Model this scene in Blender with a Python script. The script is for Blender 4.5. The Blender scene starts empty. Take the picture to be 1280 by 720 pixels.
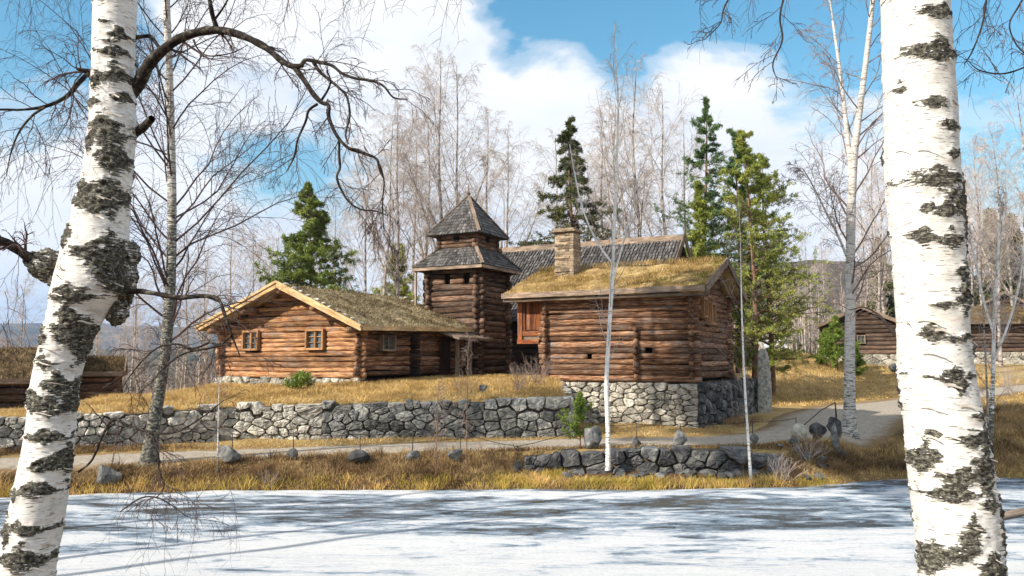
import bpy, math, random
import numpy as np
from mathutils import Vector, noise

# ------------------------------------------------------------------ camera, sky, sun
C = bpy.context.scene.collection
SC = bpy.context.scene
FPX = 1000.0; PITCH = math.radians(5.14); CAMZ = 2.9
cam_d = bpy.data.cameras.new('camera'); cam = bpy.data.objects.new('camera', cam_d); C.objects.link(cam)
cam_d.sensor_width = 36; cam_d.lens = 36 * FPX / 1280; cam_d.clip_start = 0.05; cam_d.clip_end = 30000
cam.location = (0, 0, CAMZ); cam.rotation_euler = (math.pi / 2 + PITCH, 0, 0); SC.camera = cam

SUN_EL = math.radians(33); SUN_H = Vector((-0.84, -0.54, 0)).normalized()
TOSUN = Vector((SUN_H.x * math.cos(SUN_EL), SUN_H.y * math.cos(SUN_EL), math.sin(SUN_EL)))
sd = bpy.data.lights.new('sun', 'SUN'); sd.energy = 5.0; sd.angle = math.radians(0.5); sd.color = (1.0, 0.93, 0.82)
so = bpy.data.objects.new('sun', sd); C.objects.link(so)
so.rotation_euler = (-TOSUN).to_track_quat('-Z', 'Y').to_euler()

SC.view_settings.view_transform = 'Standard'; SC.view_settings.look = 'None'
SC.view_settings.exposure = 0.6; SC.view_settings.gamma = 1.0
SC.cycles.max_bounces = 6; SC.cycles.transparent_max_bounces = 4; SC.cycles.volume_bounces = 0
SC.cycles.use_denoising = True


def pdir(px, py):
    a = (px - 640) / FPX; b = (360 - py) / FPX
    return Vector((a, math.cos(PITCH) - b * math.sin(PITCH), math.sin(PITCH) + b * math.cos(PITCH)))


def P(px, py, Y):
    d = pdir(px, py); t = Y / d.y
    return Vector((d.x * t, Y, CAMZ + d.z * t))


def PXY(x, y, z):   # world -> photo pixel
    dz = z - CAMZ
    f = y * math.cos(PITCH) + dz * math.sin(PITCH); u = -y * math.sin(PITCH) + dz * math.cos(PITCH)
    return 640 + FPX * x / f, 360 - FPX * u / f


w = bpy.data.worlds.new('World'); SC.world = w; w.use_nodes = True
nt = w.node_tree; nt.nodes.clear()


def N(nt, typ, **kw):
    n = nt.nodes.new(typ)
    for k, v in kw.items(): setattr(n, k, v)
    return n


def math_n(nt, op, a, b=None, clamp=False):
    n = nt.nodes.new('ShaderNodeMath'); n.operation = op; n.use_clamp = clamp
    for i, v in enumerate((a, b)):
        if v is None: continue
        if isinstance(v, (int, float)): n.inputs[i].default_value = v
        else: nt.links.new(v, n.inputs[i])
    return n.outputs[0]


def mixc(nt, fac, a, b, typ='MIX'):
    n = nt.nodes.new('ShaderNodeMix'); n.data_type = 'RGBA'; n.blend_type = typ
    for i, v in ((0, fac), (6, a), (7, b)):
        if isinstance(v, (int, float)): n.inputs[i].default_value = v
        elif isinstance(v, (tuple, list)): n.inputs[i].default_value = (*v[:3], 1)
        else: nt.links.new(v, n.inputs[i])
    return n.outputs[2]


def ramp(nt, fac, stops, interp='LINEAR'):
    n = nt.nodes.new('ShaderNodeValToRGB'); cr = n.color_ramp; cr.interpolation = interp
    while len(cr.elements) < len(stops): cr.elements.new(0.5)
    for e, (p, c) in zip(cr.elements, stops):
        e.position = p; e.color = (*c, 1) if isinstance(c, (tuple, list)) else (c, c, c, 1)
    nt.links.new(fac, n.inputs[0]); return n.outputs[0]


sky = N(nt, 'ShaderNodeTexSky', sky_type='NISHITA'); sky.sun_disc = False
sky.sun_elevation = SUN_EL; sky.sun_rotation = math.atan2(SUN_H.x, SUN_H.y)
sky.air_density = 1.3; sky.dust_density = 0.25; sky.ozone_density = 2.5
tc = N(nt, 'ShaderNodeTexCoord')
gen = tc.outputs['Generated']
mp = N(nt, 'ShaderNodeMapping'); mp.inputs['Scale'].default_value = (1, 1, 2.1); mp.inputs['Location'].default_value = (0.3, 0.1, 0.45)
nt.links.new(gen, mp.inputs[0])
nz = N(nt, 'ShaderNodeTexNoise'); nz.inputs['Scale'].default_value = 3.6; nz.inputs['Detail'].default_value = 9
nz.inputs['Roughness'].default_value = 0.58; nz.inputs['Distortion'].default_value = 0.15
nt.links.new(mp.outputs[0], nz.inputs[0])
cov = math_n(nt, 'MULTIPLY', math_n(nt, 'SUBTRACT', nz.outputs[0], 0.5), 1.9)
cov = math_n(nt, 'ADD', cov, 0.66)
# patches of clear (negative) and clouded (positive) sky, by direction
for px, py, rad, amt in ((900, 10, 13, -0.5), (1150, 30, 14, -0.46), (1290, 90, 9, -0.4), (30, 20, 7, -0.5), (700, 10, 6, -0.4), (80, 175, 5, -.12), (745, 120, 3, -0.14),
                         (660, 110, 2.5, -0.10), (520, 60, 9, 0.13), (600, 190, 8, 0.16), (280, 150, 12, 0.20), (345, 195, 5, -0.12), (425, 200, 4, -.12),
                         (1000, 150, 6, 0.20), (900, 140, 4, 0.14), (40, 130, 4, 0.12), (1200, 290, 8, .2), (440, 300, 3, -0.1), (60, 300, 10, .15), (705, 85, 2.6, .2), (1250, 200, 5, .25), (800, 260, 8, .2), (960, 200, 9, .34), (1040, 310, 9, .34), (800, 160, 8, .25), (1200, 220, 8, .2), (640, 240, 8, .3), (150, 60, 6, .1)):
    d = pdir(px, py).normalized()
    vm = N(nt, 'ShaderNodeVectorMath', operation='DOT_PRODUCT'); nt.links.new(gen, vm.inputs[0]); vm.inputs[1].default_value = d
    mr = N(nt, 'ShaderNodeMapRange', interpolation_type='SMOOTHSTEP')
    nt.links.new(vm.outputs['Value'], mr.inputs[0])
    mr.inputs[1].default_value = math.cos(math.radians(rad * 1.5)); mr.inputs[2].default_value = math.cos(math.radians(rad * 0.35))
    mr.inputs[3].default_value = 0; mr.inputs[4].default_value = amt * .9
    cov = math_n(nt, 'ADD', cov, mr.outputs[0])
mask = ramp(nt, cov, [(0.40, 0.0), (0.52, 0.35), (0.72, 1.0)], 'EASE')
nz2 = N(nt, 'ShaderNodeTexNoise'); nz2.inputs['Scale'].default_value = 5; nz2.inputs['Detail'].default_value = 6
nt.links.new(mp.outputs[0], nz2.inputs[0])
ccol = ramp(nt, nz2.outputs[0], [(0.30, (7.6, 8.2, 9.2)), (0.44, (9.4, 9.7, 10.2)), (0.58, (10.4, 10.4, 10.5))])
hs = N(nt, 'ShaderNodeHueSaturation'); hs.inputs['Saturation'].default_value = 1.32; hs.inputs['Value'].default_value = 1.6; hs.inputs['Hue'].default_value = 0.482
nt.links.new(sky.outputs[0], hs.inputs['Color'])
col = mixc(nt, mask, hs.outputs[0], ccol)
bg = N(nt, 'ShaderNodeBackground'); bg.inputs['Strength'].default_value = 0.072
nt.links.new(col, bg.inputs[0]); wo = N(nt, 'ShaderNodeOutputWorld'); nt.links.new(bg.outputs[0], wo.inputs[0])


# ------------------------------------------------------------------ materials
MATS = {}


def new_mat(name):
    m = bpy.data.materials.new(name); m.use_nodes = True; nt = m.node_tree
    b = nt.nodes['Principled BSDF']; MATS[name] = m
    b.inputs['Specular IOR Level'].default_value = 0.25
    return m, nt, b


def coords(nt, scale=(1, 1, 1), kind='Object', rot=(0, 0, 0)):
    t = N(nt, 'ShaderNodeTexCoord'); mp = N(nt, 'ShaderNodeMapping')
    mp.inputs['Scale'].default_value = scale; mp.inputs['Rotation'].default_value = rot
    nt.links.new(t.outputs[kind], mp.inputs[0]); return mp.outputs[0]


def noise_n(nt, vec, scale, detail=5, rough=0.6, dist=0.0):
    n = N(nt, 'ShaderNodeTexNoise'); n.inputs['Scale'].default_value = scale; n.inputs['Detail'].default_value = detail
    n.inputs['Roughness'].default_value = rough; n.inputs['Distortion'].default_value = dist
    nt.links.new(vec, n.inputs[0]); return n.outputs[0]


def bump(nt, b, h, strength=0.5, dist=0.02):
    n = N(nt, 'ShaderNodeBump'); n.inputs['Strength'].default_value = strength; n.inputs['Distance'].default_value = dist
    nt.links.new(h, n.inputs['Height']); nt.links.new(n.outputs[0], b.inputs['Normal'])


def attr(nt, name):
    a = N(nt, 'ShaderNodeAttribute'); a.attribute_name = name; return a.outputs['Fac']


def tinted(nt, col, lo=0.6, hi=1.4):
    t = attr(nt, 'tone'); v = N(nt, 'ShaderNodeMapRange'); nt.links.new(t, v.inputs[0]); v.inputs[3].default_value = lo; v.inputs[4].default_value = hi
    h = N(nt, 'ShaderNodeHueSaturation'); nt.links.new(col, h.inputs['Color']); nt.links.new(v.outputs[0], h.inputs['Value']); return h.outputs[0]


def simple(name, stops, scale=6, stretch=(1, 1, 1), rough=0.85, bs=0.5, bd=0.02, tone=(0.6, 1.4), detail=6, kind='Object', translucent=0):
    m, nt, b = new_mat(name)
    v = coords(nt, stretch, kind); n = noise_n(nt, v, scale, detail)
    c = ramp(nt, n, stops)
    if tone: c = tinted(nt, c, *tone)
    nt.links.new(c, b.inputs['Base Color']); b.inputs['Roughness'].default_value = rough
    if bs: bump(nt, b, n, bs, bd)
    if translucent:
        tr = N(nt, 'ShaderNodeBsdfTranslucent'); nt.links.new(c, tr.inputs[0])
        mx = N(nt, 'ShaderNodeMixShader'); mx.inputs[0].default_value = translucent
        nt.links.new(b.outputs[0], mx.inputs[1]); nt.links.new(tr.outputs[0], mx.inputs[2])
        nt.links.new(mx.outputs[0], nt.nodes['Material Output'].inputs[0])
    return m


def wood(name, base, dark, worn, scale=1.0, tone=(0.55, 1.45)):
    """weathered timber with grain along its own length (attribute 'along' = metres along, tone = board/log)"""
    m, nt, b = new_mat(name)
    ga = N(nt, 'ShaderNodeAttribute'); ga.attribute_name = 'grain'
    mp = N(nt, 'ShaderNodeMapping'); mp.inputs['Scale'].default_value = (0.8 * scale, 9 * scale, 9 * scale); nt.links.new(ga.outputs['Vector'], mp.inputs[0])
    g = noise_n(nt, mp.outputs[0], 3.0, 7, 0.65, 0.3)
    mp2 = N(nt, 'ShaderNodeMapping'); mp2.inputs['Scale'].default_value = (0.45, 1.2, 1.2); nt.links.new(ga.outputs['Vector'], mp2.inputs[0])
    g2 = noise_n(nt, mp2.outputs[0], 2.2, 4, 0.6)
    c = ramp(nt, g, [(0.33, dark), (0.5, base), (0.68, worn)])
    c2 = ramp(nt, g2, [(0.35, 0.55), (0.6, 1.15)])
    c = mixc(nt, 1.0, c, c2, 'MULTIPLY')
    mp3 = N(nt, 'ShaderNodeMapping'); mp3.inputs['Scale'].default_value = (0.7, 3, 3); mp3.inputs['Location'].default_value = (9, 4, 2); nt.links.new(ga.outputs['Vector'], mp3.inputs[0])
    g3 = noise_n(nt, mp3.outputs[0], 1.7, 6, 0.7); lum = sum(worn) / 3
    c = mixc(nt, ramp(nt, g3, [(0.50, 0.0), (0.68, 0.6)]), c, (lum * .75, lum * .66, lum * .58))
    ck = noise_n(nt, mp.outputs[0], 7.0, 3, 0.5); c = mixc(nt, ramp(nt, ck, [(0.30, 0.85), (0.36, 0.0)]), c, tuple(q * .4 for q in dark))
    c = tinted(nt, c, *tone)
    nt.links.new(c, b.inputs['Base Color']); b.inputs['Roughness'].default_value = 0.85
    bump(nt, b, g, 0.8, 0.02); return m


M = {}
M['log_red'] = wood('reddish weathered logs', (0.185, 0.082, 0.040), (0.025, 0.013, 0.009), (0.50, 0.31, 0.175), tone=(.45, 1.6))
M['log_warm'] = wood('orange brown logs', (0.34, 0.155, 0.065), (0.055, 0.027, 0.016), (0.62, 0.39, 0.20), tone=(.5, 1.5))
M['log_tower'] = wood('tower logs', (0.11, 0.060, 0.038), (0.02, 0.013, 0.010), (0.33, 0.20, 0.12), tone=(.45, 1.6))
M['log_dark'] = wood('tarred dark logs', (0.045, 0.028, 0.022), (0.015, 0.01, 0.009), (0.10, 0.06, 0.045))
M['log_far'] = wood('far barn logs', (0.12, 0.075, 0.052), (0.05, 0.032, 0.025), (0.24, 0.16, 0.11))
M['board_new'] = wood('fresh pine boards', (0.62, 0.42, 0.20), (0.40, 0.24, 0.10), (0.78, 0.58, 0.32), tone=(0.85, 1.15))
M['board_old'] = wood('grey boards', (0.24, 0.17, 0.12), (0.11, 0.075, 0.055), (0.38, 0.29, 0.21))
M['panel'] = wood('orange gallery panels', (0.22, 0.068, 0.022), (0.07, 0.022, 0.010), (0.40, 0.15, 0.055))
M['shake'] = wood('grey shakes', (0.095, 0.088, 0.085), (0.035, 0.033, 0.033), (0.22, 0.205, 0.19), tone=(0.5, 1.5))
M['window_wood'] = wood('window wood', (0.40, 0.20, 0.08), (0.22, 0.10, 0.04), (0.55, 0.32, 0.16), tone=(0.85, 1.15))
M['stone'] = simple('lichened field stone', [(0.3, (0.17, 0.155, 0.13)), (0.44, (0.35, 0.325, 0.28)), (0.56, (0.52, 0.49, 0.42)), (0.72, (0.68, 0.65, 0.56))], 7, rough=0.9, bs=0.9, bd=0.03, tone=(0.6, 1.4), detail=9)
M['stone_mid'] = simple('dark grey wall stone', [(0.3, (0.07, 0.07, 0.07)), (0.48, (0.16, 0.16, 0.15)), (0.62, (0.26, 0.25, 0.225)), (0.76, (0.46, 0.44, 0.38))], 7, rough=0.9, bs=0.9, bd=0.03, tone=(0.45, 1.6), detail=9)
M['stone_dark'] = simple('dark mossy stone', [(0.3, (0.035, 0.035, 0.038)), (0.52, (0.10, 0.10, 0.10)), (0.64, (0.17, 0.165, 0.15)), (0.78, (0.36, 0.34, 0.31))], 5, rough=0.9, bs=0.9, bd=0.03, tone=(0.5, 1.6), detail=9)
M['stone_pale'] = simple('pale foundation stone', [(0.3, (0.20, 0.18, 0.15)), (0.5, (0.41, 0.375, 0.31)), (0.72, (0.64, 0.60, 0.52))], 5, rough=0.9, bs=0.9, bd=0.03, tone=(0.55, 1.4), detail=9)
M['stone_flag'] = simple('thin flagstones', [(0.3, (0.12, 0.09, 0.06)), (0.5, (0.27, 0.20, 0.135)), (0.72, (0.42, 0.34, 0.24))], 7, rough=0.9, bs=0.9, bd=0.02, tone=(0.5, 1.5), detail=7)
M['fill'] = simple('dark earth between stones', [(0.3, (0.035, 0.03, 0.024)), (0.7, (0.10, 0.085, 0.065))], 9, bs=0.6, tone=None)
M['grass_gold'] = simple('dead golden grass', [(0.35, (0.38, 0.24, 0.085)), (0.52, (0.60, 0.41, 0.16)), (0.7, (0.72, 0.54, 0.25))], 0.9, rough=0.75, bs=0, tone=(0.6, 1.35), translucent=0.25)
M['grass_shore'] = simple('shore sedge', [(0.38, (0.40, 0.31, 0.06)), (0.50, (0.56, 0.41, 0.12)), (0.62, (0.60, 0.40, 0.17))], 0.9, rough=0.75, bs=0, tone=(0.7, 1.5), translucent=0.4)
M['grass_rust'] = simple('rusty dead bracken', [(0.36, (0.11, 0.065, 0.035)), (0.52, (0.33, 0.215, 0.10)), (0.66, (0.55, 0.40, 0.20))], 1.1, rough=0.8, bs=0, tone=(0.5, 1.4), translucent=0.2)
M['grass_dull'] = simple('dull brown roof grass', [(0.35, (0.10, 0.065, 0.03)), (0.55, (0.22, 0.15, 0.07)), (0.7, (0.32, 0.23, 0.11))], 1.0, rough=0.8, bs=0, tone=(0.6, 1.3))
M['turf_grass'] = simple('dry roof grass', [(0.36, (0.15, 0.11, 0.035)), (0.50, (0.40, 0.27, 0.095)), (0.66, (0.56, 0.40, 0.19))], 1.5, rough=0.8, bs=0, tone=(0.6, 1.35), translucent=0.2)
M['moss_grass'] = simple('mossy roof grass', [(0.4, (0.16, 0.15, 0.03)), (0.6, (0.34, 0.27, 0.06))], 2.0, rough=0.8, bs=0, tone=(0.6, 1.3), translucent=0.2)
M['turf_grey'] = simple('grey matted roof thatch', [(0.35, (0.14, 0.105, 0.055)), (0.52, (0.29, 0.225, 0.125)), (0.7, (0.42, 0.34, 0.21))], 1.2, rough=0.85, bs=0, tone=(0.5, 1.4), translucent=0.1)
M['bark_dark'] = simple('dark branch bark', [(0.35, (0.02, 0.015, 0.013)), (0.55, (0.045, 0.034, 0.03)), (0.72, (0.10, 0.085, 0.07))], 22, rough=0.9, bs=0.6, bd=0.005, tone=(0.8, 1.2))
M['bark_lichen'] = simple('lichened limb bark', [(0.40, (0.014, 0.011, 0.010)), (0.54, (0.036, 0.028, 0.023)), (0.68, (0.14, 0.13, 0.095))], 30, rough=0.95, bs=1.0, bd=0.01, tone=(0.8, 1.2))
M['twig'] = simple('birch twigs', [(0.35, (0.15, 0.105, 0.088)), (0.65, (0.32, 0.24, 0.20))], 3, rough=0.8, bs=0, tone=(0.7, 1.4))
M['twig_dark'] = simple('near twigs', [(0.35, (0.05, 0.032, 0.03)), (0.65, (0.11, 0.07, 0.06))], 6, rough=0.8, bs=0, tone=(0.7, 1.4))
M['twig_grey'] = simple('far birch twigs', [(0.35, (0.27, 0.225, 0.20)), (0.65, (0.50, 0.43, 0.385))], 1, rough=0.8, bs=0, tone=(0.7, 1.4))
M['pine_bark'] = simple('pine bark', [(0.35, (0.10, 0.06, 0.04)), (0.65, (0.26, 0.15, 0.09))], 4, rough=0.9, bs=0.5, tone=None)
M['needles_pine'] = simple('pine needles', [(0.35, (0.17, 0.22, 0.045)), (0.65, (0.42, 0.44, 0.10))], 0.6, rough=0.6, bs=0, tone=(0.5, 1.5), translucent=0.3)
M['needles_green'] = simple('green pine needles', [(0.35, (0.10, 0.15, 0.035)), (0.65, (0.27, 0.32, 0.075))], 0.6, rough=0.6, bs=0, tone=(0.5, 1.5), translucent=0.25)
M['needles_bluish'] = simple('blue green needles', [(0.35, (0.075, 0.14, 0.06)), (0.65, (0.17, 0.25, 0.09))], 0.6, rough=0.6, bs=0, tone=(0.5, 1.5), translucent=0.25)
M['needles_spruce'] = simple('spruce needles', [(0.35, (0.045, 0.062, 0.02)), (0.65, (0.14, 0.145, 0.04))], 1.0, rough=0.6, bs=0, tone=(0.5, 1.5), translucent=0.12)
M['needles_bright'] = simple('bright young needles', [(0.35, (0.12, 0.19, 0.03)), (0.65, (0.26, 0.34, 0.06))], 1.5, rough=0.6, bs=0, tone=(0.6, 1.4), translucent=0.25)
M['iron'] = simple('black iron', [(0.4, (0.02, 0.02, 0.022)), (0.6, (0.05, 0.045, 0.04))], 8, rough=0.6, bs=0, tone=None)
M['black'] = simple('unlit interior', [(0.4, (0.006, 0.005, 0.005)), (0.6, (0.012, 0.01, 0.009))], 8, rough=0.9, bs=0, tone=None)
M['white_paint'] = simple('white paint', [(0.4, (0.6, 0.6, 0.58)), (0.6, (0.75, 0.75, 0.73))], 3, rough=0.6, bs=0, tone=None)
M['wood_far'] = simple('woodland floor', [(0.35, (0.07, 0.055, 0.045)), (0.55, (0.13, 0.10, 0.075)), (0.7, (0.20, 0.155, 0.11))], 0.3, rough=0.95, bs=0.5, bd=0.4, tone=None)

# window glass
m, nt, b = new_mat('old window glass'); b.inputs['Base Color'].default_value = (0.10, 0.13, 0.14, 1); b.inputs['Roughness'].default_value = 0.12; b.inputs['Specular IOR Level'].default_value = 0.9
v = coords(nt); bump(nt, b, noise_n(nt, v, 6, 2), 0.25, 0.02); M['glass'] = m


def bark_mat(name, white=(0.70, 0.68, 0.64), fine=55, patch=True, lent=0.5):
    m, nt, b = new_mat(name)
    v = coords(nt, (1, 1, 6)); fn = noise_n(nt, v, fine * 0.4, 5, 0.6)
    v2 = coords(nt, (1, 1, 9)); ln = noise_n(nt, v2, fine * 0.28, 3, 0.5)
    v3 = coords(nt, (1, 1, 1.6)); rn = noise_n(nt, v3, fine * 0.75, 8, 0.65, 0.4)
    cw = ramp(nt, fn, [(0.30, tuple(c * 0.74 for c in white)), (0.5, white), (0.75, tuple(min(0.9, c * 1.12) for c in white))])
    pk = noise_n(nt, coords(nt, (1, 1, 3)), fine * 0.06, 3)
    cw = mixc(nt, ramp(nt, pk, [(0.5, 0.0), (0.72, 0.35)]), cw, (0.62, 0.47, 0.36))
    lm = ramp(nt, ln, [(lent + 0.13, 0.0), (lent + 0.17, 0.85)])
    cw = mixc(nt, lm, cw, (0.13, 0.10, 0.085))
    # rough black bark with grey-green lichen
    rc = ramp(nt, rn, [(0.34, (0.010, 0.008, 0.007)), (0.47, (0.055, 0.048, 0.04)), (0.58, (0.20, 0.19, 0.145)), (0.70, (0.40, 0.40, 0.30))])
    mk = math_n(nt, 'ADD', attr(nt, 'mask'), math_n(nt, 'MULTIPLY', math_n(nt, 'SUBTRACT', rn, 0.5), 1.1))
    mk = math_n(nt, 'ADD', mk, math_n(nt, 'MULTIPLY', math_n(nt, 'SUBTRACT', ln, 0.5), 1.1))
    mf = ramp(nt, mk, [(0.44, 0.0), (0.52, 1.0)])
    gr = noise_n(nt, coords(nt, (1, 1, 2)), fine * 0.12, 6, .7); cw = mixc(nt, ramp(nt, gr, [(0.48, 0.0), (0.66, 0.5)]), cw, (0.36, 0.35, 0.31))
    c = mixc(nt, mf, cw, rc)
    nt.links.new(c, b.inputs['Base Color']); b.inputs['Roughness'].default_value = 0.7
    h = math_n(nt, 'ADD', math_n(nt, 'MULTIPLY', mf, rn), math_n(nt, 'MULTIPLY', fn, 0.12))
    h = math_n(nt, 'SUBTRACT', h, math_n(nt, 'MULTIPLY', lm, 0.1))
    bump(nt, b, h, 0.9, 0.02)
    return m


M['bark_near'] = bark_mat('near birch bark', (0.74, 0.71, 0.66), 60)
M['bark_mid'] = bark_mat('birch bark', (0.62, 0.58, 0.53), 16, lent=.43)
M['bark_paper'] = simple('peeling paper bark', [(0.35, (0.60, 0.50, 0.41)), (0.6, (0.76, 0.71, 0.64))], 20, rough=0.6, bs=0, tone=(.7, 1.2), translucent=.2)
M['bark_white'] = bark_mat('white birch bark', (0.80, 0.77, 0.72), 16, lent=.50)
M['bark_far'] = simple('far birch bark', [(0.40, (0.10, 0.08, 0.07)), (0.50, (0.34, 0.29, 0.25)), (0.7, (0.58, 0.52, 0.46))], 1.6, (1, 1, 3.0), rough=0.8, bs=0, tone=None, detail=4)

# ground
m, nt, b = new_mat('meadow ground')
v = coords(nt); n1 = noise_n(nt, v, 0.55, 8, 0.65); n2 = noise_n(nt, v, 14, 8, 0.75); n3 = noise_n(nt, v, 0.25, 5)
gold = ramp(nt, n1, [(0.34, (0.25, 0.16, 0.07)), (0.5, (0.42, 0.28, 0.115)), (0.68, (0.52, 0.38, 0.17))])
gold = mixc(nt, ramp(nt, n3, [(0.50, 0.0), (0.66, 0.35)]), gold, (0.26, 0.26, 0.07))
gold = mixc(nt, 1.0, gold, ramp(nt, n2, [(0.3, 0.5), (0.62, 1.15)]), 'MULTIPLY')
rust = ramp(nt, n2, [(0.35, (0.035, 0.02, 0.012)), (0.52, (0.12, 0.065, 0.03)), (0.68, (0.24, 0.14, 0.06))])
c = mixc(nt, attr(nt, 'mask'), gold, rust)
nt.links.new(c, b.inputs['Base Color']); b.inputs['Roughness'].default_value = 0.95; bump(nt, b, n2, 1.0, 0.06); M['ground'] = m
M['gravel'] = simple('gravel path', [(0.3, (0.20, 0.17, 0.135)), (0.5, (0.34, 0.29, 0.23)), (0.7, (0.46, 0.40, 0.32))], 9, rough=0.95, bs=0.8, bd=0.02, tone=None, detail=10)

_m = M['gravel']; _nt = _m.node_tree; _b = _nt.nodes['Principled BSDF']; _src = _b.inputs['Base Color'].links[0].from_socket
_g = noise_n(_nt, coords(_nt), 3.5, 8, .75); _f = ramp(_nt, math_n(_nt, 'ADD', math_n(_nt, 'MULTIPLY', attr(_nt, 'mask'), .55), math_n(_nt, 'MULTIPLY', _g, .6)), [(0.47, 0.0), (0.66, 1.0)])
_nt.links.new(mixc(_nt, _f, _src, (0.20, 0.13, 0.06)), _b.inputs['Base Color'])

# ice with old snow
m, nt, b = new_mat('snow covered ice')
a1 = noise_n(nt, coords(nt, (0.42, 1.3, 1)), 0.8, 5, 0.5, 1.2); a2 = noise_n(nt, coords(nt, (0.8, 2.8, 1)), 1.9, 7, 0.6, 0.9); a3 = noise_n(nt, coords(nt, (0.8, 1.5, 1)), 14, 8, 0.8)
sepx = N(nt, 'ShaderNodeSeparateXYZ'); nt.links.new(N(nt, 'ShaderNodeTexCoord').outputs['Object'], sepx.inputs[0])
# tree shade painted as a dark belt across the pond; thawed rim at shore
shade_thaw = ramp(nt, math_n(nt, 'DIVIDE', sepx.outputs[1], 30.0), [(0.43, 0.0), (0.49, 0.9), (0.565, .9), (0.585, 0.4), (0.602, 0.35), (0.625, 1.0)])
s = math_n(nt, 'ADD', math_n(nt, 'ADD', math_n(nt, 'MULTIPLY', a1, 0.46), math_n(nt, 'MULTIPLY', a2, 0.40)), math_n(nt, 'MULTIPLY', a3, .14))
s = math_n(nt, 'SUBTRACT', math_n(nt, 'ADD', s, 0.036), math_n(nt, 'MULTIPLY', shade_thaw, 0.112))
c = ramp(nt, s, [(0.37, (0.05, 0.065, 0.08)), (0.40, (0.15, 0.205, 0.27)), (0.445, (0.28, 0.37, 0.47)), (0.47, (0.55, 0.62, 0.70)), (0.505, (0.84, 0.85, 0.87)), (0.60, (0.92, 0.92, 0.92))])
c = mixc(nt, 1.0, c, ramp(nt, a3, [(0.32, 0.78), (0.50, 1.0)]), 'MULTIPLY')
dirt = noise_n(nt, coords(nt, (1, 1.4, 1)), 34, 4, .6); c = mixc(nt, ramp(nt, dirt, [(0.70, 0.0), (0.74, 0.7)]), c, (0.14, 0.11, 0.08))
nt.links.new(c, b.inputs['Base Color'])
nt.links.new(ramp(nt, s, [(0.40, 0.16), (0.50, 0.85)]), b.inputs['Roughness']); b.inputs['Specular IOR Level'].default_value = 0.4
bump(nt, b, math_n(nt, 'ADD', s, math_n(nt, 'MULTIPLY', a3, 0.3)), 0.9, 0.25); M['ice'] = m

# distant hills : conifer/bare wood patches
m, nt, b = new_mat('wooded hills')
v = coords(nt, (1, 1, 1)); n1 = noise_n(nt, v, 0.004, 6); n2 = noise_n(nt, v, 0.05, 8, 0.8)
c = ramp(nt, n1, [(0.4, (0.030, 0.042, 0.022)), (0.6, (0.13, 0.10, 0.07))])
c = mixc(nt, 1.0, c, ramp(nt, n2, [(0.3, 0.35), (0.65, 1.3)]), 'MULTIPLY')
nt.links.new(c, b.inputs['Base Color']); b.inputs['Roughness'].default_value = 1; b.inputs['Specular IOR Level'].default_value = 0; bump(nt, b, n2, 1, 6); M['hills'] = m


# ------------------------------------------------------------------ mesh builder
def wloc(o):
    v = Vector((0, 0, 0))
    while o is not None: v += o.location; o = o.parent
    return v


class MB:
    def __init__(s): s.V = []; s.F = []; s.T = []; s.K = []; s.G = []; s.n = 0; s.mi = []

    def add(s, V, F, tone=0.5, mask=0.0, grain=None, mi=0):
        """V (n,3); F list of arrays (m,3)/(m,4) or list of tuples"""
        V = np.asarray(V, dtype=np.float64).reshape(-1, 3)
        if isinstance(F, np.ndarray): F = [F]
        elif F and not isinstance(F[0], np.ndarray):
            d = {}
            for f in F: d.setdefault(len(f), []).append(f)
            F = [np.array(x) for x in d.values()]
        for f in F:
            if len(f): s.F.append(f + s.n); s.mi.append(np.full(len(f), mi))
        s.V.append(V); s.T.append(np.broadcast_to(np.asarray(tone, float), (len(V),)))
        s.K.append(np.broadcast_to(np.asarray(mask, float), (len(V),)))
        s.G.append(V if grain is None else np.asarray(grain, float)); s.n += len(V); return s

    def build(s, name, mat, parent=None, smooth=False, tag=None):
        me = bpy.data.meshes.new(name); o = bpy.data.objects.new(name, me); C.objects.link(o)
        V = np.concatenate(s.V); L = wloc(parent) if parent else Vector((0, 0, 0))
        if parent: o.parent = parent
        me.vertices.add(len(V)); me.vertices.foreach_set('co', (V - np.array(L)).ravel())
        sizes = np.concatenate([np.full(len(f), f.shape[1]) for f in s.F]); idx = np.concatenate([f.ravel() for f in s.F])
        me.loops.add(len(idx)); me.loops.foreach_set('vertex_index', idx.astype(np.int32))
        me.polygons.add(len(sizes)); me.polygons.foreach_set('loop_start', np.concatenate([[0], np.cumsum(sizes)[:-1]]).astype(np.int32))
        try: me.polygons.foreach_set('loop_total', sizes.astype(np.int32))
        except Exception: pass
        me.update(calc_edges=True)
        for nm, arr in (('tone', s.T), ('mask', s.K)):
            a = me.attributes.new(nm, 'FLOAT', 'POINT'); a.data.foreach_set('value', np.concatenate(arr).astype(np.float32))
        a = me.attributes.new('grain', 'FLOAT_VECTOR', 'POINT'); a.data.foreach_set('vector', np.concatenate(s.G).astype(np.float32).ravel())
        mats = mat if isinstance(mat, (list, tuple)) else [mat]
        for mm in mats: me.materials.append(mm)
        if len(mats) > 1: me.polygons.foreach_set('material_index', np.concatenate(s.mi).astype(np.int32))
        me.polygons.foreach_set('use_smooth', np.full(len(sizes), bool(smooth)))
        me.validate()
        if tag: tag_o(o, *tag)
        return o


def tag_o(o, label=None, cat=None, group=None, kind=None):
    if label: o['label'] = label
    if cat: o['category'] = cat
    if group: o['group'] = group
    if kind: o['kind'] = kind
    return o


def thing(name, label, cat, loc, group=None):
    o = bpy.data.objects.new(name, None); o.empty_display_size = 0.3; C.objects.link(o); o.location = loc
    return tag_o(o, label, cat, group)


def copy_tree(o, parent=None):
    c = o.copy(); C.objects.link(c); c.parent = parent
    for ch in list(o.children): copy_tree(ch, c)
    return c


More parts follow.
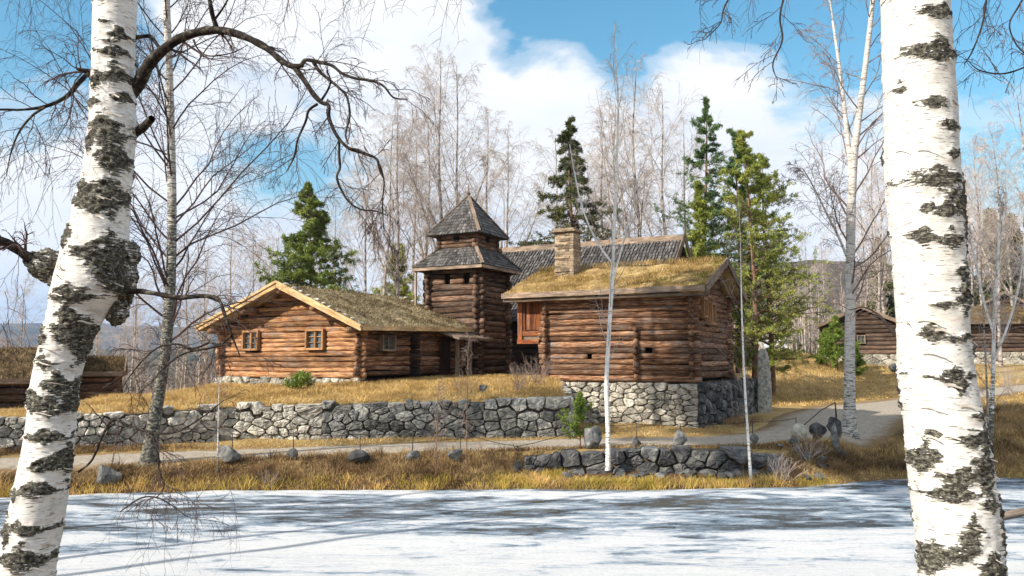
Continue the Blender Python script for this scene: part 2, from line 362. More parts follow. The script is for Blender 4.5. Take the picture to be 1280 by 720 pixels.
def tubes(mb, pts, rad, sides=4, tone=0.5, mask=0.0, cap=False, grain_off=0.0):
    """pts (n,k,3), rad (n,k)"""
    pts = np.asarray(pts, float); rad = np.asarray(rad, float)
    n, k, _ = pts.shape
    t = np.gradient(pts, axis=1); t /= np.linalg.norm(t, axis=2, keepdims=True) + 1e-9
    mean = t.mean(axis=1); ref = np.zeros((n, 3)); ax = np.argmin(np.abs(mean), axis=1); ref[np.arange(n), ax] = 1
    u = np.cross(t, ref[:, None, :]); u /= np.linalg.norm(u, axis=2, keepdims=True) + 1e-9; v = np.cross(t, u)
    a = np.arange(sides) * 2 * np.pi / sides
    ring = u[:, :, None, :] * np.cos(a)[None, None, :, None] + v[:, :, None, :] * np.sin(a)[None, None, :, None]
    V = pts[:, :, None, :] + ring * rad[:, :, None, None]
    i = np.arange(n)[:, None, None] * k * sides; j = np.arange(k - 1)[None, :, None] * sides; s_ = np.arange(sides)[None, None, :]; s2 = (s_ + 1) % sides
    F = np.stack([i + j + s_, i + j + s2, i + j + sides + s2, i + j + sides + s_], axis=-1).reshape(-1, 4)
    tone = np.broadcast_to(np.asarray(tone, float), (n,)); T = np.repeat(tone, k * sides)
    m = np.broadcast_to(np.asarray(mask, float), (n, k)); K = np.repeat(m.reshape(-1), sides)
    ln = np.concatenate([np.zeros((n, 1)), np.cumsum(np.linalg.norm(np.diff(pts, axis=1), axis=2), axis=1)], axis=1)
    G = np.zeros((n, k, sides, 3)); G[..., 0] = ln[:, :, None] + tone[:, None, None] * 37 + grain_off
    G[..., 1] = np.cos(a) * rad[:, :, None] + tone[:, None, None] * 11; G[..., 2] = np.sin(a) * rad[:, :, None]
    Fs = [F]
    if cap:
        base = np.arange(n)[:, None] * k * sides + np.arange(sides)[None, :]
        Fs += [base[:, ::-1], base + (k - 1) * sides]
    mb.add(V.reshape(-1, 3), Fs, T, K, G.reshape(-1, 3))


def smooth_path(pts, n):
    pts = np.asarray(pts, float); t = np.arange(len(pts)); tt = np.linspace(0, len(pts) - 1, n)
    if len(pts) < 3: return np.stack([np.interp(tt, t, pts[:, i]) for i in range(pts.shape[1])], 1)
    out = []
    for x in tt:
        i = min(int(x), len(pts) - 2); f = x - i
        p0 = pts[max(i - 1, 0)]; p1 = pts[i]; p2 = pts[i + 1]; p3 = pts[min(i + 2, len(pts) - 1)]
        out.append(0.5 * ((2 * p1) + (-p0 + p2) * f + (2 * p0 - 5 * p1 + 4 * p2 - p3) * f * f + (-p0 + 3 * p1 - 3 * p2 + p3) * f ** 3))
    return np.array(out)


BOXF = np.array([(0, 1, 2, 3), (7, 6, 5, 4), (0, 4, 5, 1), (1, 5, 6, 2), (2, 6, 7, 3), (3, 7, 4, 0)])


class Fr:
    """local frame: x along the front to the right, y away, z up"""
    def __init__(s, O, deg): s.O = np.array([O[0], O[1], 0.0]); a = math.radians(deg); s.ex = np.array([math.cos(a), -math.sin(a), 0]); s.ey = np.array([math.sin(a), math.cos(a), 0])

    def w(s, p):
        p = np.asarray(p, float)
        return s.O + p[..., 0:1] * s.ex + p[..., 1:2] * s.ey + p[..., 2:3] * np.array([0, 0, 1.0])

    def box(s, mb, x0, x1, y0, y1, z0, z1, tone=0.5, mi=0):
        c = np.array([(x0, y0, z0), (x0, y1, z0), (x1, y1, z0), (x1, y0, z0), (x0, y0, z1), (x0, y1, z1), (x1, y1, z1), (x1, y0, z1)], float)
        d = [abs(x1 - x0), abs(y1 - y0), abs(z1 - z0)]; k = int(np.argmax(d)); g = np.roll(c, -k, axis=1).copy(); g[:, 0] += tone * 31; g[:, 1] += tone * 7
        mb.add(s.w(c), BOXF, tone, grain=g, mi=mi)

    def beam(s, mb, a, b, wd, ht, tone=0.5):
        """rectangular bar between local points a, b"""
        a = np.asarray(a, float); b = np.asarray(b, float); t = b - a; L = np.linalg.norm(t); t = t / L
        up = np.array([0, 0, 1.0]) if abs(t[2]) < 0.9 else np.array([0, 1.0, 0])
        u = np.cross(t, up); u /= np.linalg.norm(u); v = np.cross(u, t)
        V = []; G = []
        for q, l in ((a, 0), (b, L)):
            for du, dv in ((-1, -1), (1, -1), (1, 1), (-1, 1)):
                V.append(q + u * du * wd / 2 + v * dv * ht / 2); G.append((l + tone * 31, du * wd / 2 + tone * 7, dv * ht / 2))
        mb.add(s.w(np.array(V)), [np.array([(3, 2, 1, 0), (4, 5, 6, 7), (0, 1, 5, 4), (1, 2, 6, 5), (2, 3, 7, 6), (3, 0, 4, 7)])], tone, grain=np.array(G))


def logs(mb, fr, a, b, z0, n, d, rng, ext=0.28, off=0.0, holes=(), taper=None, sides=12):
    """stack of n hewn, uneven round logs between local xy points a -> b. holes: (s0, s1, z0, z1); taper(z)->(s0,s1) range"""
    a = np.array(a, float); b = np.array(b, float); L = np.linalg.norm(b - a); t = (b - a) / L; hs_ = rng.uniform(.82, 1.18, n); hs_ *= n / hs_.sum(); zc = 0.0
    nr = np.array([t[1], -t[0]])
    for i in range(n):
        dd = d * hs_[i]; z = z0 + off + zc + dd * 0.5; zc += dd; s0, s1 = -ext * rng.uniform(0.7, 1.25), L + ext * rng.uniform(0.7, 1.25)
        if taper:
            r_ = taper(z)
            if r_ is None: continue
            s0, s1 = r_[0] - rng.uniform(-.05, .05), r_[1] + rng.uniform(-.05, .05)
        segs = [(s0, s1)]
        for h in holes:
            if h[2] < z < h[3]:
                ns = []
                for (p, q) in segs:
                    if h[0] > p and h[1] < q: ns += [(p, h[0]), (h[1], q)]
                    elif h[0] <= p < h[1] < q: ns += [(h[1], q)]
                    elif p < h[0] < q <= h[1]: ns += [(p, h[0])]
                    else: ns += [(p, q)]
                segs = ns
        tone = rng.random(); ph = rng.uniform(0, 6, 6); tilt = rng.uniform(-.02, .02)
        for (p, q) in segs:
            if q - p < 0.15: continue
            k = max(4, int((q - p) / 0.16)); ss = np.linspace(p, q, k)
            rz = dd * .515 * (1 + .05 * np.sin(ss * 1.7 + ph[0]) + .03 * np.sin(ss * 6.3 + ph[1])); ry = d * .40 * (1 + .10 * np.sin(ss * 1.1 + ph[2]) + .05 * np.sin(ss * 4.9 + ph[3]))
            for e_, f_ in ((0, .9), (-1, .9)): rz[e_] *= f_; ry[e_] *= f_
            loc = np.stack([a[0] + t[0] * ss, a[1] + t[1] * ss, z + .014 * np.sin(ss * 1.3 + ph[4]) + tilt * (ss / L - .5)], 1)
            an = np.arange(sides) * 2 * np.pi / sides + ph[5]; jit = 1 + rng.uniform(-.035, .035, (k, sides)) + .05 * np.sin(3 * an + ph[0])[None]
            cy, cz = np.cos(an)[None] * ry[:, None] * jit, np.sin(an)[None] * rz[:, None] * jit
            V = loc[:, None, :] + np.stack([nr[0] * cy, nr[1] * cy, cz], -1); G = np.stack([np.broadcast_to(ss[:, None] + tone * 37, cy.shape), cy + tone * 11, cz], -1)
            i_ = np.arange(k - 1)[:, None] * sides; s_ = np.arange(sides)[None]; s2 = (s_ + 1) % sides
            F = np.stack([i_ + s_, i_ + s2, i_ + sides + s2, i_ + sides + s_], -1).reshape(-1, 4)
            mb.add(fr.w(V.reshape(-1, 3)), [F, np.arange(sides)[None, ::-1], (k - 1) * sides + np.arange(sides)[None]], np.clip(tone, 0, 1), grain=G.reshape(-1, 3))


def shingles(mb, fr, A, B, Cc, D, row=0.2, wd=0.14, rng=None, thick=0.02):
    """shakes over a (possibly tapering) roof face: eave A->B, ridge D->C (local points)"""
    A, B, Cc, D = [np.asarray(q, float) for q in (A, B, Cc, D)]
    H = np.linalg.norm((D + Cc) / 2 - (A + B) / 2); n = int(H / row)
    nrm = np.cross(B - A, (D + Cc) / 2 - (A + B) / 2); nrm /= np.linalg.norm(nrm)
    for i in range(n + 1):
        f0 = i / (n + 1); f1 = min(1, (i + 1.55) / (n + 1)); f0 = f0 - 0.012
        l0, r0 = A + (D - A) * f0, B + (Cc - B) * f0; l1, r1 = A + (D - A) * f1, B + (Cc - B) * f1
        W = np.linalg.norm(r0 - l0); m = max(1, int(W / wd)); e = np.linspace(0, 1, m + 1); e[1:-1] += rng.uniform(-.2, .2, m - 1) / m
        for j in range(m):
            g = 0.004; a0 = l0 + (r0 - l0) * (e[j] + g); b0 = l0 + (r0 - l0) * (e[j + 1] - g); a1 = l1 + (r1 - l1) * (e[j] + g); b1 = l1 + (r1 - l1) * (e[j + 1] - g)
            up = nrm * (thick * 1.6 + rng.uniform(0, .008)); jit = (A - D) * 0.004 * rng.uniform(-1, 1)
            V = np.array([a0 + jit + up, b0 + jit + up, b1 + nrm * .004, a1 + nrm * .004, a0 + jit + up - nrm * thick, b0 + jit + up - nrm * thick])
            tn = rng.random(); G = np.array([(0, 0, 0), (0, wd, 0), (row * 1.5, wd, 0), (row * 1.5, 0, 0), (0, 0, 0.02), (0, wd, 0.02)]) + tn * 41 + i
            mb.add(fr.w(V), [np.array([(0, 1, 2, 3), (4, 5, 1, 0)]), np.array([(4, 0, 3), (1, 5, 2)])], tn, grain=G)


def slab(mb, fr, A, B, Cc, D, thick, nu=30, nv=14, bumpy=0.03, seed=0, mi=0):
    """roof slab: top surface A,B (eave) C,D (ridge), thickness down; gently uneven top"""
    A, B, Cc, D = [np.asarray(q, float) for q in (A, B, Cc, D)]
    V = []
    for j in range(nv + 1):
        for i in range(nu + 1):
            u = i / nu; v = j / nv; p = (A * (1 - u) + B * u) * (1 - v) + (D * (1 - u) + Cc * u) * v
            p = p + np.array([0, 0, bumpy * noise.fractal(Vector(p * 1.4) + Vector((seed, 0, 0)), 1, 2, 3)]); V.append(p)
    top = len(V); V += [p - np.array([0, 0, thick]) for p in V[:top]]
    F = []
    for j in range(nv):
        for i in range(nu):
            a = j * (nu + 1) + i; F.append((a, a + 1, a + nu + 2, a + nu + 1)); F.append((top + a, top + a + nu + 1, top + a + nu + 2, top + a + 1))
    for i in range(nu):
        F.append((i, top + i, top + i + 1, i + 1)); a = nv * (nu + 1) + i; F.append((a, a + 1, top + a + 1, top + a))
    for j in range(nv):
        a = j * (nu + 1); F.append((a, a + nu + 1, top + a + nu + 1, top + a)); a += nu; F.append((a, top + a, top + a + nu + 1, a + nu + 1))
    mb.add(fr.w(np.array(V)), F, 0.5, mi=mi)


def blades(mb, pos, h, wd, rng, lean=0.5, tone=None, dirn=None):
    """grass blades (bent triangles) at pos (n,3)"""
    n = len(pos)
    if n == 0: return
    h = np.broadcast_to(h, (n,)) * rng.uniform(0.5, 1.3, n); az = rng.uniform(0, 2 * np.pi, n); az2 = rng.uniform(0, 2 * np.pi, n)
    s = np.stack([np.cos(az), np.sin(az), np.zeros(n)], 1) * wd * 0.5
    ld = np.stack([np.cos(az2), np.sin(az2), np.zeros(n)], 1) * (lean * rng.uniform(0.2, 1.4, n) * h)[:, None]
    if dirn is not None: ld = ld + np.asarray(dirn) * h[:, None]
    up = np.array([0, 0, 1.0]) * h[:, None]
    a = pos - s; b = pos + s; c = pos + up * 0.6 + ld * 0.35 + s * 0.7; d = pos + up * 0.6 + ld * 0.35 - s * 0.7; e = pos + up * 0.92 + ld
    V = np.stack([a, b, c, d, e], 1).reshape(-1, 3); i = np.arange(n)[:, None] * 5
    tn = rng.random(n) if tone is None else tone
    mb.add(V, [i + np.array([[0, 1, 2, 3]]), i + np.array([[3, 2, 4]])], np.repeat(tn, 5))


def rock(mb, c, size, seed, rng, tone=None, rot=None, facets=6, sub=3):
    import bmesh
    bm = bmesh.new(); bmesh.ops.create_icosphere(bm, subdivisions=sub, radius=1)
    r = np.random.default_rng(seed); V = np.array([v.co[:] for v in bm.verts]); F = np.array([[v.index for v in f.verts] for f in bm.faces]); bm.free()
    for _ in range(facets):
        d = r.normal(size=3); d /= np.linalg.norm(d); k = r.uniform(0.48, 0.8); s = V @ d; V -= np.maximum(s - k, 0)[:, None] * d * .93
    V *= 1 + 0.12 * np.array([noise.fractal(Vector(v * 1.7) + Vector((seed * 3.1, 0, 0)), 1, 2, 4) for v in V])[:, None]
    V *= np.array(size); a = r.uniform(0, 6.28) if rot is None else rot; ca, sa = math.cos(a), math.sin(a)
    V = np.stack([V[:, 0] * ca - V[:, 1] * sa, V[:, 0] * sa + V[:, 1] * ca, V[:, 2]], 1) + np.array(c)
    mb.add(V, F, r.random() if tone is None else tone)


def voronoi_cells(L, Hh, n, rng, asp=1.5):
    H2 = Hh * asp; nrow = max(2, int(round(math.sqrt(n * H2 / L)))); pts = []; per = n / nrow; hz = 0.0; hh = rng.uniform(.7, 1.3, nrow); hh *= H2 / hh.sum()
    for r_ in range(nrow):
        x = rng.uniform(0, .5) * L / per; wv = hh[r_]
        while x < L: pts.append((x, np.clip(hz + wv * .5 + rng.normal() * wv * .26, .02, H2 - .02))); x += L / per * rng.choice([.4, .7, 1.0, 1.4, 1.95])
        hz += wv
    pts = np.array(pts); n = len(pts)
    def cell(i, pts):
        poly = [(0, 0), (L, 0), (L, H2), (0, H2)]; p = pts[i]
        dd = np.linalg.norm(pts - p, axis=1); idx = np.argsort(dd)[1:18]
        for j in idx:
            q = pts[j]; m = (p + q) / 2; nn = q - p; out = []
            for a in range(len(poly)):
                A = np.array(poly[a]); B = np.array(poly[(a + 1) % len(poly)]); da = (A - m) @ nn; db = (B - m) @ nn
                if da <= 0: out.append(tuple(A))
                if da * db < 0: out.append(tuple(A + (B - A) * da / (da - db)))
            poly = out
            if len(poly) < 3: return None
        return poly
    for _ in range(1):
        new = []
        for i in range(n):
            c = cell(i, pts)
            if c is None: new.append(pts[i]); continue
            new.append(pts[i] * .7 + np.mean(np.array(c), axis=0) * .3)
        pts = np.array(new)
    cells = [cell(i, pts) for i in range(n)]
    return [np.array(c) / np.array([1, asp]) for c in cells if c is not None and len(c) >= 3]


def stone_wall(mb, fill, line, zb, zt, rng, size=0.36, bulge=0.09, gap=0.009, asp=1.5, ragged=0.08, depth=0.35):
    """rubble wall along polyline of xy points (front face to the right-hand side of travel reversed: normal given by rotating -90)"""
    line = np.asarray(line, float); seg = np.linalg.norm(np.diff(line, axis=0), axis=1); S = np.concatenate([[0], np.cumsum(seg)]); L = S[-1]
    zb = np.asarray(zb, float); zt = np.asarray(zt, float)
    def at(s, h, out):
        s = np.clip(s, 0, L); x = np.interp(s, S, line[:, 0]); y = np.interp(s, S, line[:, 1]); e = 0.05
        dx = np.interp(np.clip(s + e, 0, L), S, line[:, 0]) - np.interp(np.clip(s - e, 0, L), S, line[:, 0]); dy = np.interp(np.clip(s + e, 0, L), S, line[:, 1]) - np.interp(np.clip(s - e, 0, L), S, line[:, 1])
        q = np.hypot(dx, dy) + 1e-9; nx, ny = dy / q, -dx / q
        b = np.interp(s, S, zb); t = np.interp(s, S, zt)
        return np.stack([x + nx * out, y + ny * out, b + (t - b) * h], -1)
    Hm = float(np.mean(zt - zb)); n = max(3, int(L * Hm / (size * size / asp * 1.0))); cells = voronoi_cells(L, Hm, n, rng, asp)
    for c in cells:
        ctr = c.mean(axis=0); sz = np.ptp(c, axis=0).min()
        if sz < 0.05: continue
        g = 1 - 2 * gap / max(sz, 0.08); g = max(g, 0.6)
        # round corners (one Chaikin pass) then jitter
        q = []
        for i in range(len(c)):
            a, b = c[i], c[(i + 1) % len(c)]; q += [a * .88 + b * .12, a * .62 + b * .38, a * .35 + b * .65, a * .12 + b * .88]
        q = np.array(q); q = ctr + (q - ctr) * g
        if c[:, 1].max() > Hm - 0.02: q[:, 1] += (q[:, 1] > Hm * 0.55) * rng.uniform(-ragged, ragged)
        tilt = rng.uniform(-.22, .22, 2); bl = bulge * rng.uniform(0.5, 1.3); k = len(q); rings = []
        q0 = q + rng.uniform(-.012, .012, q.shape)
        for sc, dep in ((1.0, -depth), (1.0, -0.02), (0.95, bl * 0.55), (0.84, bl * 0.9), (0.45, bl * 1.0)):
            r = ctr + (q0 - ctr) * sc; dd = dep + (0 if dep < 0 else 1) * ((r - ctr) @ tilt) + (rng.uniform(-.02, .02, k) if dep > 0 else 0)
            rings.append(at(r[:, 0], r[:, 1] / Hm, dd))
        cc = at(np.array([ctr[0]]), np.array([ctr[1] / Hm]), np.array([bl * 1.05])); V = np.concatenate(rings + [cc]); F4 = []; F3 = []
        for r_ in range(4):
            for i in range(k): j = (i + 1) % k; F4.append((r_ * k + i, r_ * k + j, (r_ + 1) * k + j, (r_ + 1) * k + i))
        for i in range(k): F3.append((4 * k + i, 4 * k + (i + 1) % k, 5 * k))
        mb.add(V, [np.array(F4), np.array(F3)], rng.random())
    # earth core behind the stones
    m = max(2, int(L / 0.4)); ss = np.linspace(0, L, m + 1); V = []
    for s_ in ss:
        for h, o in ((-0.05, -0.06), (0.94, -0.06), (0.94, -depth - .1), (-0.05, -depth - .1)): V.append(at(np.array([s_]), np.array([h]), np.array([o]))[0])
    F = []
    for i in range(m):
        for j in range(4): F.append((i * 4 + j, i * 4 + (j + 1) % 4, (i + 1) * 4 + (j + 1) % 4, (i + 1) * 4 + j))
    F.append((0, 1, 2, 3)); F.append(tuple(m * 4 + j for j in (3, 2, 1, 0)))
    fill.add(np.array(V), F, 0.5)


# ------------------------------------------------------------------ terrain
def interp_cols(cols, px, d):
    ks = sorted(cols); px = np.clip(px, ks[0], ks[-1]); out = np.zeros_like(px)
    vals = {k: np.interp(d, [q[0] for q in cols[k]], [q[1] for q in cols[k]]) for k in ks}
    for a, b in zip(ks[:-1], ks[1:]):
        m = (px >= a) & (px <= b); f = (px - a) / (b - a); f = f * f * (3 - 2 * f)
        out = np.where(m, vals[a] * (1 - f) + vals[b] * f, out)
    return out


NB = [(-60, 2.0), (-3, 1.35), (5, 1.3), (8.2, 0.1), (9.4, -0.4)]   # near bank, pond bed
LOW = {-500: NB + [(15.6, -.4), (16.4, -.05), (16.9, .25), (17.6, .5), (19.8, .58), (24, .8), (40, 1.0)],
       0: NB + [(16.2, -.4), (17.05, -.05), (17.5, .22), (18.0, .50), (19.9, .58), (24, .8), (40, 1.0)],
       150: NB + [(16.8, -.4), (17.75, -.05), (18.1, .20), (18.6, .50), (21, .60), (24, .8), (40, 1.0)],
       300: NB + [(17.2, -.4), (18.15, -.05), (18.5, .20), (19.1, .54), (22, .60), (24, .7), (40, 1.0)],
       560: NB + [(17.3, -.4), (18.2, -.05), (18.5, .18), (19.5, .60), (23, .64), (24, .7), (40, 1.0)],
       680: NB + [(17.3, -.4), (18.2, -.05), (18.6, .10), (19.9, .12), (20.08, .66), (27, .66), (40, 1.0), (60, 2)],
       720: NB + [(17.3, -.4), (18.25, -.05), (18.6, .08), (19.95, .12), (20.1, .68), (27, .66), (40, 1.0), (60, 2)],
       940: NB + [(17.5, -.4), (18.4, -.05), (18.8, .08), (19.95, .14), (20.1, .66), (30, .68), (38, .75), (44, 1.2), (50, 2.1), (60, 3.3), (90, 3.6)],
       990: NB + [(17.6, -.4), (18.6, -.05), (19.0, .15), (19.9, .55), (20.6, .74), (24, .72), (30, .68), (40, .75), (44, .85), (50, 2.0), (60, 3.4), (90, 3.6)],
       1035: NB + [(17.8, -.4), (18.9, -.05), (19.3, .12), (20.2, .45), (21.2, .72), (24, .72), (34, .72), (44, .8), (50, 1.8), (60, 3.2), (90, 3.6)],
       1075: NB + [(18.3, -.4), (19.2, -.05), (19.8, .10), (21.5, .30), (25, .45), (31, .66), (36, .72), (44, .85), (50, 1.5), (56, 2.5), (66, 3.0), (90, 3.6)],
       1130: NB + [(18.8, -.4), (19.7, -.05), (20.2, .12), (23, .40), (29, .72), (34, .80), (40, .80), (45, 1.0), (52, 2.0), (57, 2.55), (66, 3.0), (90, 4)],
       1280: NB + [(19.2, -.4), (20.0, -.05), (20.5, .20), (23, .70), (28, 1.15), (36, 1.25), (44, 1.35), (52, 2.1), (60, 2.7), (80, 4), (110, 6)],
       1700: NB + [(19.2, -.4), (20.0, -.05), (20.5, .20), (23, .70), (28, 1.15), (36, 1.25), (44, 1.4), (52, 2.1), (60, 2.7), (80, 4), (110, 7)]}
UP = {-500: [(16, 1.3), (20, 1.40), (24, 1.35), (33, 1.15), (45, 0), (70, -4), (130, -9)],
      50: [(16, 1.3), (20, 1.38), (24, 1.33), (33, .95), (45, 0), (70, -4), (130, -9)],
      170: [(16, 1.4), (21.5, 1.42), (24, 1.62), (27, 1.70), (33, 1.0), (45, -.3), (70, -4), (130, -9)],
      290: [(16, 1.5), (22.9, 1.58), (25, 1.84), (27.6, 1.95), (36, 1.98), (50, .5), (80, -3), (130, -7)],
      640: [(16, 1.5), (23.6, 1.72), (26, 2.08), (30, 2.25), (40, 2.35), (60, 2.2), (90, 1.5), (130, 0)],
      900: [(16, 1.5), (26, 2.1), (40, 2.4), (50, 2.9), (60, 3.3), (90, 3.6)],
      1000: [(16, 1.5), (26, 2.1), (35, 2.3), (45, 2.3), (50, 2.6), (60, 3.4), (90, 3.6)]}
WALL = np.array([(-24, 19.4), (-12.8, 20.0), (-10.6, 21.1), (-7.9, 22.8), (-4, 23.3), (1.75, 23.6)])


def Hgt(x, y, raw=False):
    x = np.asarray(x, float); y = np.asarray(y, float); yy = np.maximum(y, 6.0)
    px = 640 + FPX * x / yy / 1.0
    lo = interp_cols(LOW, px, y); up = interp_cols(UP, px, y)
    # land that closes the pond to the left of the frame
    lf = np.clip((-x - 7.2 - 0.25 * np.maximum(y, 0)) / 1.5, 0, 1); lo = np.where(y < 15, np.maximum(lo, lo * (1 - lf) + 1.1 * lf), lo)
    yw = np.interp(x, WALL[:, 0], WALL[:, 1])
    s1 = np.clip((y - yw - 0.18) / 0.12, 0, 1) * (x < 1.62)
    # terrace under and behind the raised log house
    fx, fy = x - 6.08, y - 27.0; lx = fx * .883 - fy * .469; ly = fx * .469 + fy * .883
    s2 = np.clip((lx + 5.9) / .5, 0, 1) * 0 + np.where((ly > 0.35) & (ly < 5.2) & (lx < -0.3) & (x >= 1.62), 1.0, 0.0) * np.clip((ly - .35) / .3, 0, 1)
    # the terrace runs back to the right of the house, held by the rough retaining wall
    ex = np.where(y < 35.2, 8.45 + (y - 31.2) * 0.62, 10.93 - .25 * (y - 35.2))
    s3 = np.where((ly > 4.6), np.clip((ex - x) / (.35 + np.clip(y - 34.8, 0, 2.5) * 1.6) + .0, 0, 1), 0); s3 = s3 * s3 * (3 - 2 * s3)
    s = np.maximum(np.maximum(s1, s2), s3)
    s = np.where(y > 46, np.maximum(s, np.clip((y - 46) / 6, 0, 1) * np.clip((13 - x) / 7, 0, 1)), s)
    z = lo * (1 - s) + up * s
    return z


def wob(x, y, sc=1.0, seed=0.0):
    x = np.asarray(x, float); y = np.asarray(y, float); r = np.zeros_like(x)
    g = np.random.default_rng(int(seed * 7) + 3)
    for k in range(14):
        f = sc * g.uniform(0.4, 3.2); a = g.uniform(0, 6.28); r += np.sin(f * (x * math.cos(a) + y * math.sin(a)) + g.uniform(0, 6.28)) / (0.6 + f / sc)
    return r * 0.35


ROAD = np.array([(-26, 17.4, 1.0), (-18, 17.9, 1.0), (-12, 18.75, 1.0), (-9, 19.7, 1.05), (-7, 20.3, 1.05), (-3, 21.2, 1.2), (2, 22.0, 1.35), (6, 22.6, 1.5), (8.6, 24.2, 1.8), (10.8, 27.5, 2.2), (13.2, 32, 2.6), (17.5, 37.5, 2.7), (25, 42, 2.6), (38, 46.5, 2.4), (60, 52, 2.4)])
RD = smooth_path(ROAD, 420)


def road_dist(x, y):
    x = np.asarray(x); sh = x.shape; xf = x.ravel(); yf = np.asarray(y).ravel(); best = np.full(len(xf), 1e9)
    for i in range(0, len(RD), 3): best = np.minimum(best, np.hypot(xf - RD[i, 0], yf - RD[i, 1]) - RD[i, 2])
    return best.reshape(sh)


def terr(x, y):
    """final ground height"""
    z = Hgt(x, y); rd = road_dist(x, y); z = z + 0.035 * wob(x, y, 2.0, 1) * np.clip(rd, 0, 1) + 0.02 * wob(x, y, 6.0, 2) * np.clip(rd * 2, 0, 1)
    return z - 0.05 * np.clip(-rd / .3, 0, 1), rd


def sheet(name, mat, xs, ys, zfun, kind='structure'):
    X, Y = np.meshgrid(xs, ys); Z, K = zfun(X, Y); nx = len(xs); ny = len(ys); mb = MB()
    i = np.arange(ny - 1)[:, None] * nx + np.arange(nx - 1)[None, :]; F = np.stack([i, i + 1, i + nx + 1, i + nx], -1).reshape(-1, 4)
    mb.add(np.stack([X, Y, Z], -1).reshape(-1, 3), F, 0.5, K.ravel()); o = mb.build(name, mat, smooth=True); o['kind'] = kind; return o


def zg(X, Y):
    Z, rd = terr(X, Y)
    # brown litter on the bank below the path, and on the slope by the pond at right
    sh = np.clip((0.62 - Z) * 4, 0, 1) * (Y < 26) * (Y > 10); bk = np.clip(sh + 0.35 * wob(X, Y, 1.5, 5), 0, 1) * (Y < 30)
    bk = np.where(Y < 10, 0.7, bk)
    px = 640 + FPX * X / np.maximum(Y, 6)
    bk = np.where((px > 1000) & (Y < 40), np.clip(0.45 + 0.5 * wob(X, Y, 1.2, 6), 0, 1), bk)
    bk = np.where((rd < 0.8) & (px < 720), np.maximum(bk, 0.25 + .2 * wob(X, Y, 3, 4)), bk)
    return Z, np.clip(bk, 0, 1)


ys = np.concatenate([np.arange(-60, 4, 2.0), np.arange(4, 16, .5), np.arange(16, 32, .11), np.arange(32, 60, .3), np.arange(60, 131, 2)])
xs = np.concatenate([np.arange(-110, -26, 2.5), np.arange(-26, -15, .4), np.arange(-15, 18, .13), np.arange(18, 32, .35), np.arange(32, 140, 2.5)])
sheet('ground', M['ground'], xs, ys, zg)

# gravel path as its own strip, a little above the lowered bed
mb = MB(); rngp = np.random.default_rng(5); ns = len(RD); nw = 14
tx = np.gradient(RD[:, 0]); ty = np.gradient(RD[:, 1]); q = np.hypot(tx, ty); nx_, ny_ = -ty / q, tx / q; rows = []; KK = []
wv = 0.13 * np.interp(np.arange(ns), np.arange(0, ns, 3), rngp.uniform(-1, 1, len(range(0, ns, 3))))
for j in range(nw + 1):
    t = (j / nw * 2 - 1); wj = RD[:, 2] * 1.0 + (wv if t > 0 else -wv); X = RD[:, 0] + nx_ * t * wj; Y = RD[:, 1] + ny_ * t * wj
    rows.append(np.stack([X, Y, Hgt(X, Y) + 0.012 * (1 - t * t) - 0.035 * abs(t) ** 6], -1)); KK.append(np.full(ns, abs(t) ** 2.5 * 1.0 + .35 * math.exp(-(t / .16) ** 2)))
V = np.stack(rows, 1); i = np.arange(ns - 1)[:, None] * (nw + 1) + np.arange(nw)[None, :]
mb.add(V.reshape(-1, 3), np.stack([i, i + nw + 1, i + nw + 2, i + 1], -1).reshape(-1, 4), .5, np.stack(KK, 1).reshape(-1)); o = mb.build('path', M['gravel'], smooth=True); o['kind'] = 'structure'


def zi(X, Y): return 0.025 * wob(X * .35, Y * 1.2, 1.4, 9) + 0.0, X * 0


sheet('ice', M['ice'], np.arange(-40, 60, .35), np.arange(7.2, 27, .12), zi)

# far ground and hills: one sheet out to the horizon
def far_ground():
    az = np.radians(np.linspace(-180, 180, 481)); R = np.concatenate([np.linspace(90, 400, 16), np.geomspace(450, 9000, 60)])
    A, Rr = np.meshgrid(az, R); X = Rr * np.sin(A); Y = Rr * np.cos(A); Z = np.full_like(X, -11.0); d = np.degrees(A)
    nn = lambda s, o: np.array([noise.fractal(Vector((float(a), float(b), o)), 1, 2, 6) for a, b in zip(X.ravel() / s, Y.ravel() / s)]).reshape(X.shape)
    n1 = nn(1500, 1.0); n2 = nn(350, 7.0); bell = lambda v, c, w_: np.exp(-((v - c) / w_) ** 2)
    Z += np.clip((Rr - 3000) / 3200, 0, 1) * (262 + 70 * n1 + 14 * n2) * (1 - 0.3 * np.clip((d - -5) / 10, 0, 1))
    Z += bell(d, 19, 17) * bell(Rr, 1150, 420) * (128 + 30 * n2) + bell(d, 46, 18) * bell(Rr, 520, 230) * (92 + 22 * n2)
    Z += bell(d, -18, 22) * bell(Rr, 1700, 600) * (36 + 16 * n2) + bell(d, 33, 5) * bell(Rr, 230, 80) * 26
    Z += 4 * n2 * np.clip(Rr / 400, 0, 1)
    mb = MB(); nx = len(az); i = np.arange(len(R) - 1)[:, None] * nx + np.arange(nx - 1)[None, :]
    mb.add(np.stack([X, Y, Z], -1).reshape(-1, 3), np.stack([i, i + nx, i + nx + 1, i + 1], -1).reshape(-1, 4)); o = mb.build('hills', M['hills'], smooth=True); o['kind'] = 'structure'
    return X, Y, Z


far_ground()

# ------------------------------------------------------------------ stone walls
def zpx(px, py, Y): return P(px, py, Y).z


rng = np.random.default_rng(11)
def wall_thing(name, label, line, zb, zt, mat, **kw):
    c = line[len(line) // 2]; t = thing(name, label, 'stone wall', (c[0], c[1], float(np.mean(zb)))); a, f = MB(), MB()
    stone_wall(a, f, line, zb, zt, rng, **kw); a.build('stones', mat, t); f.build('earth_core', M['fill'], t); return t


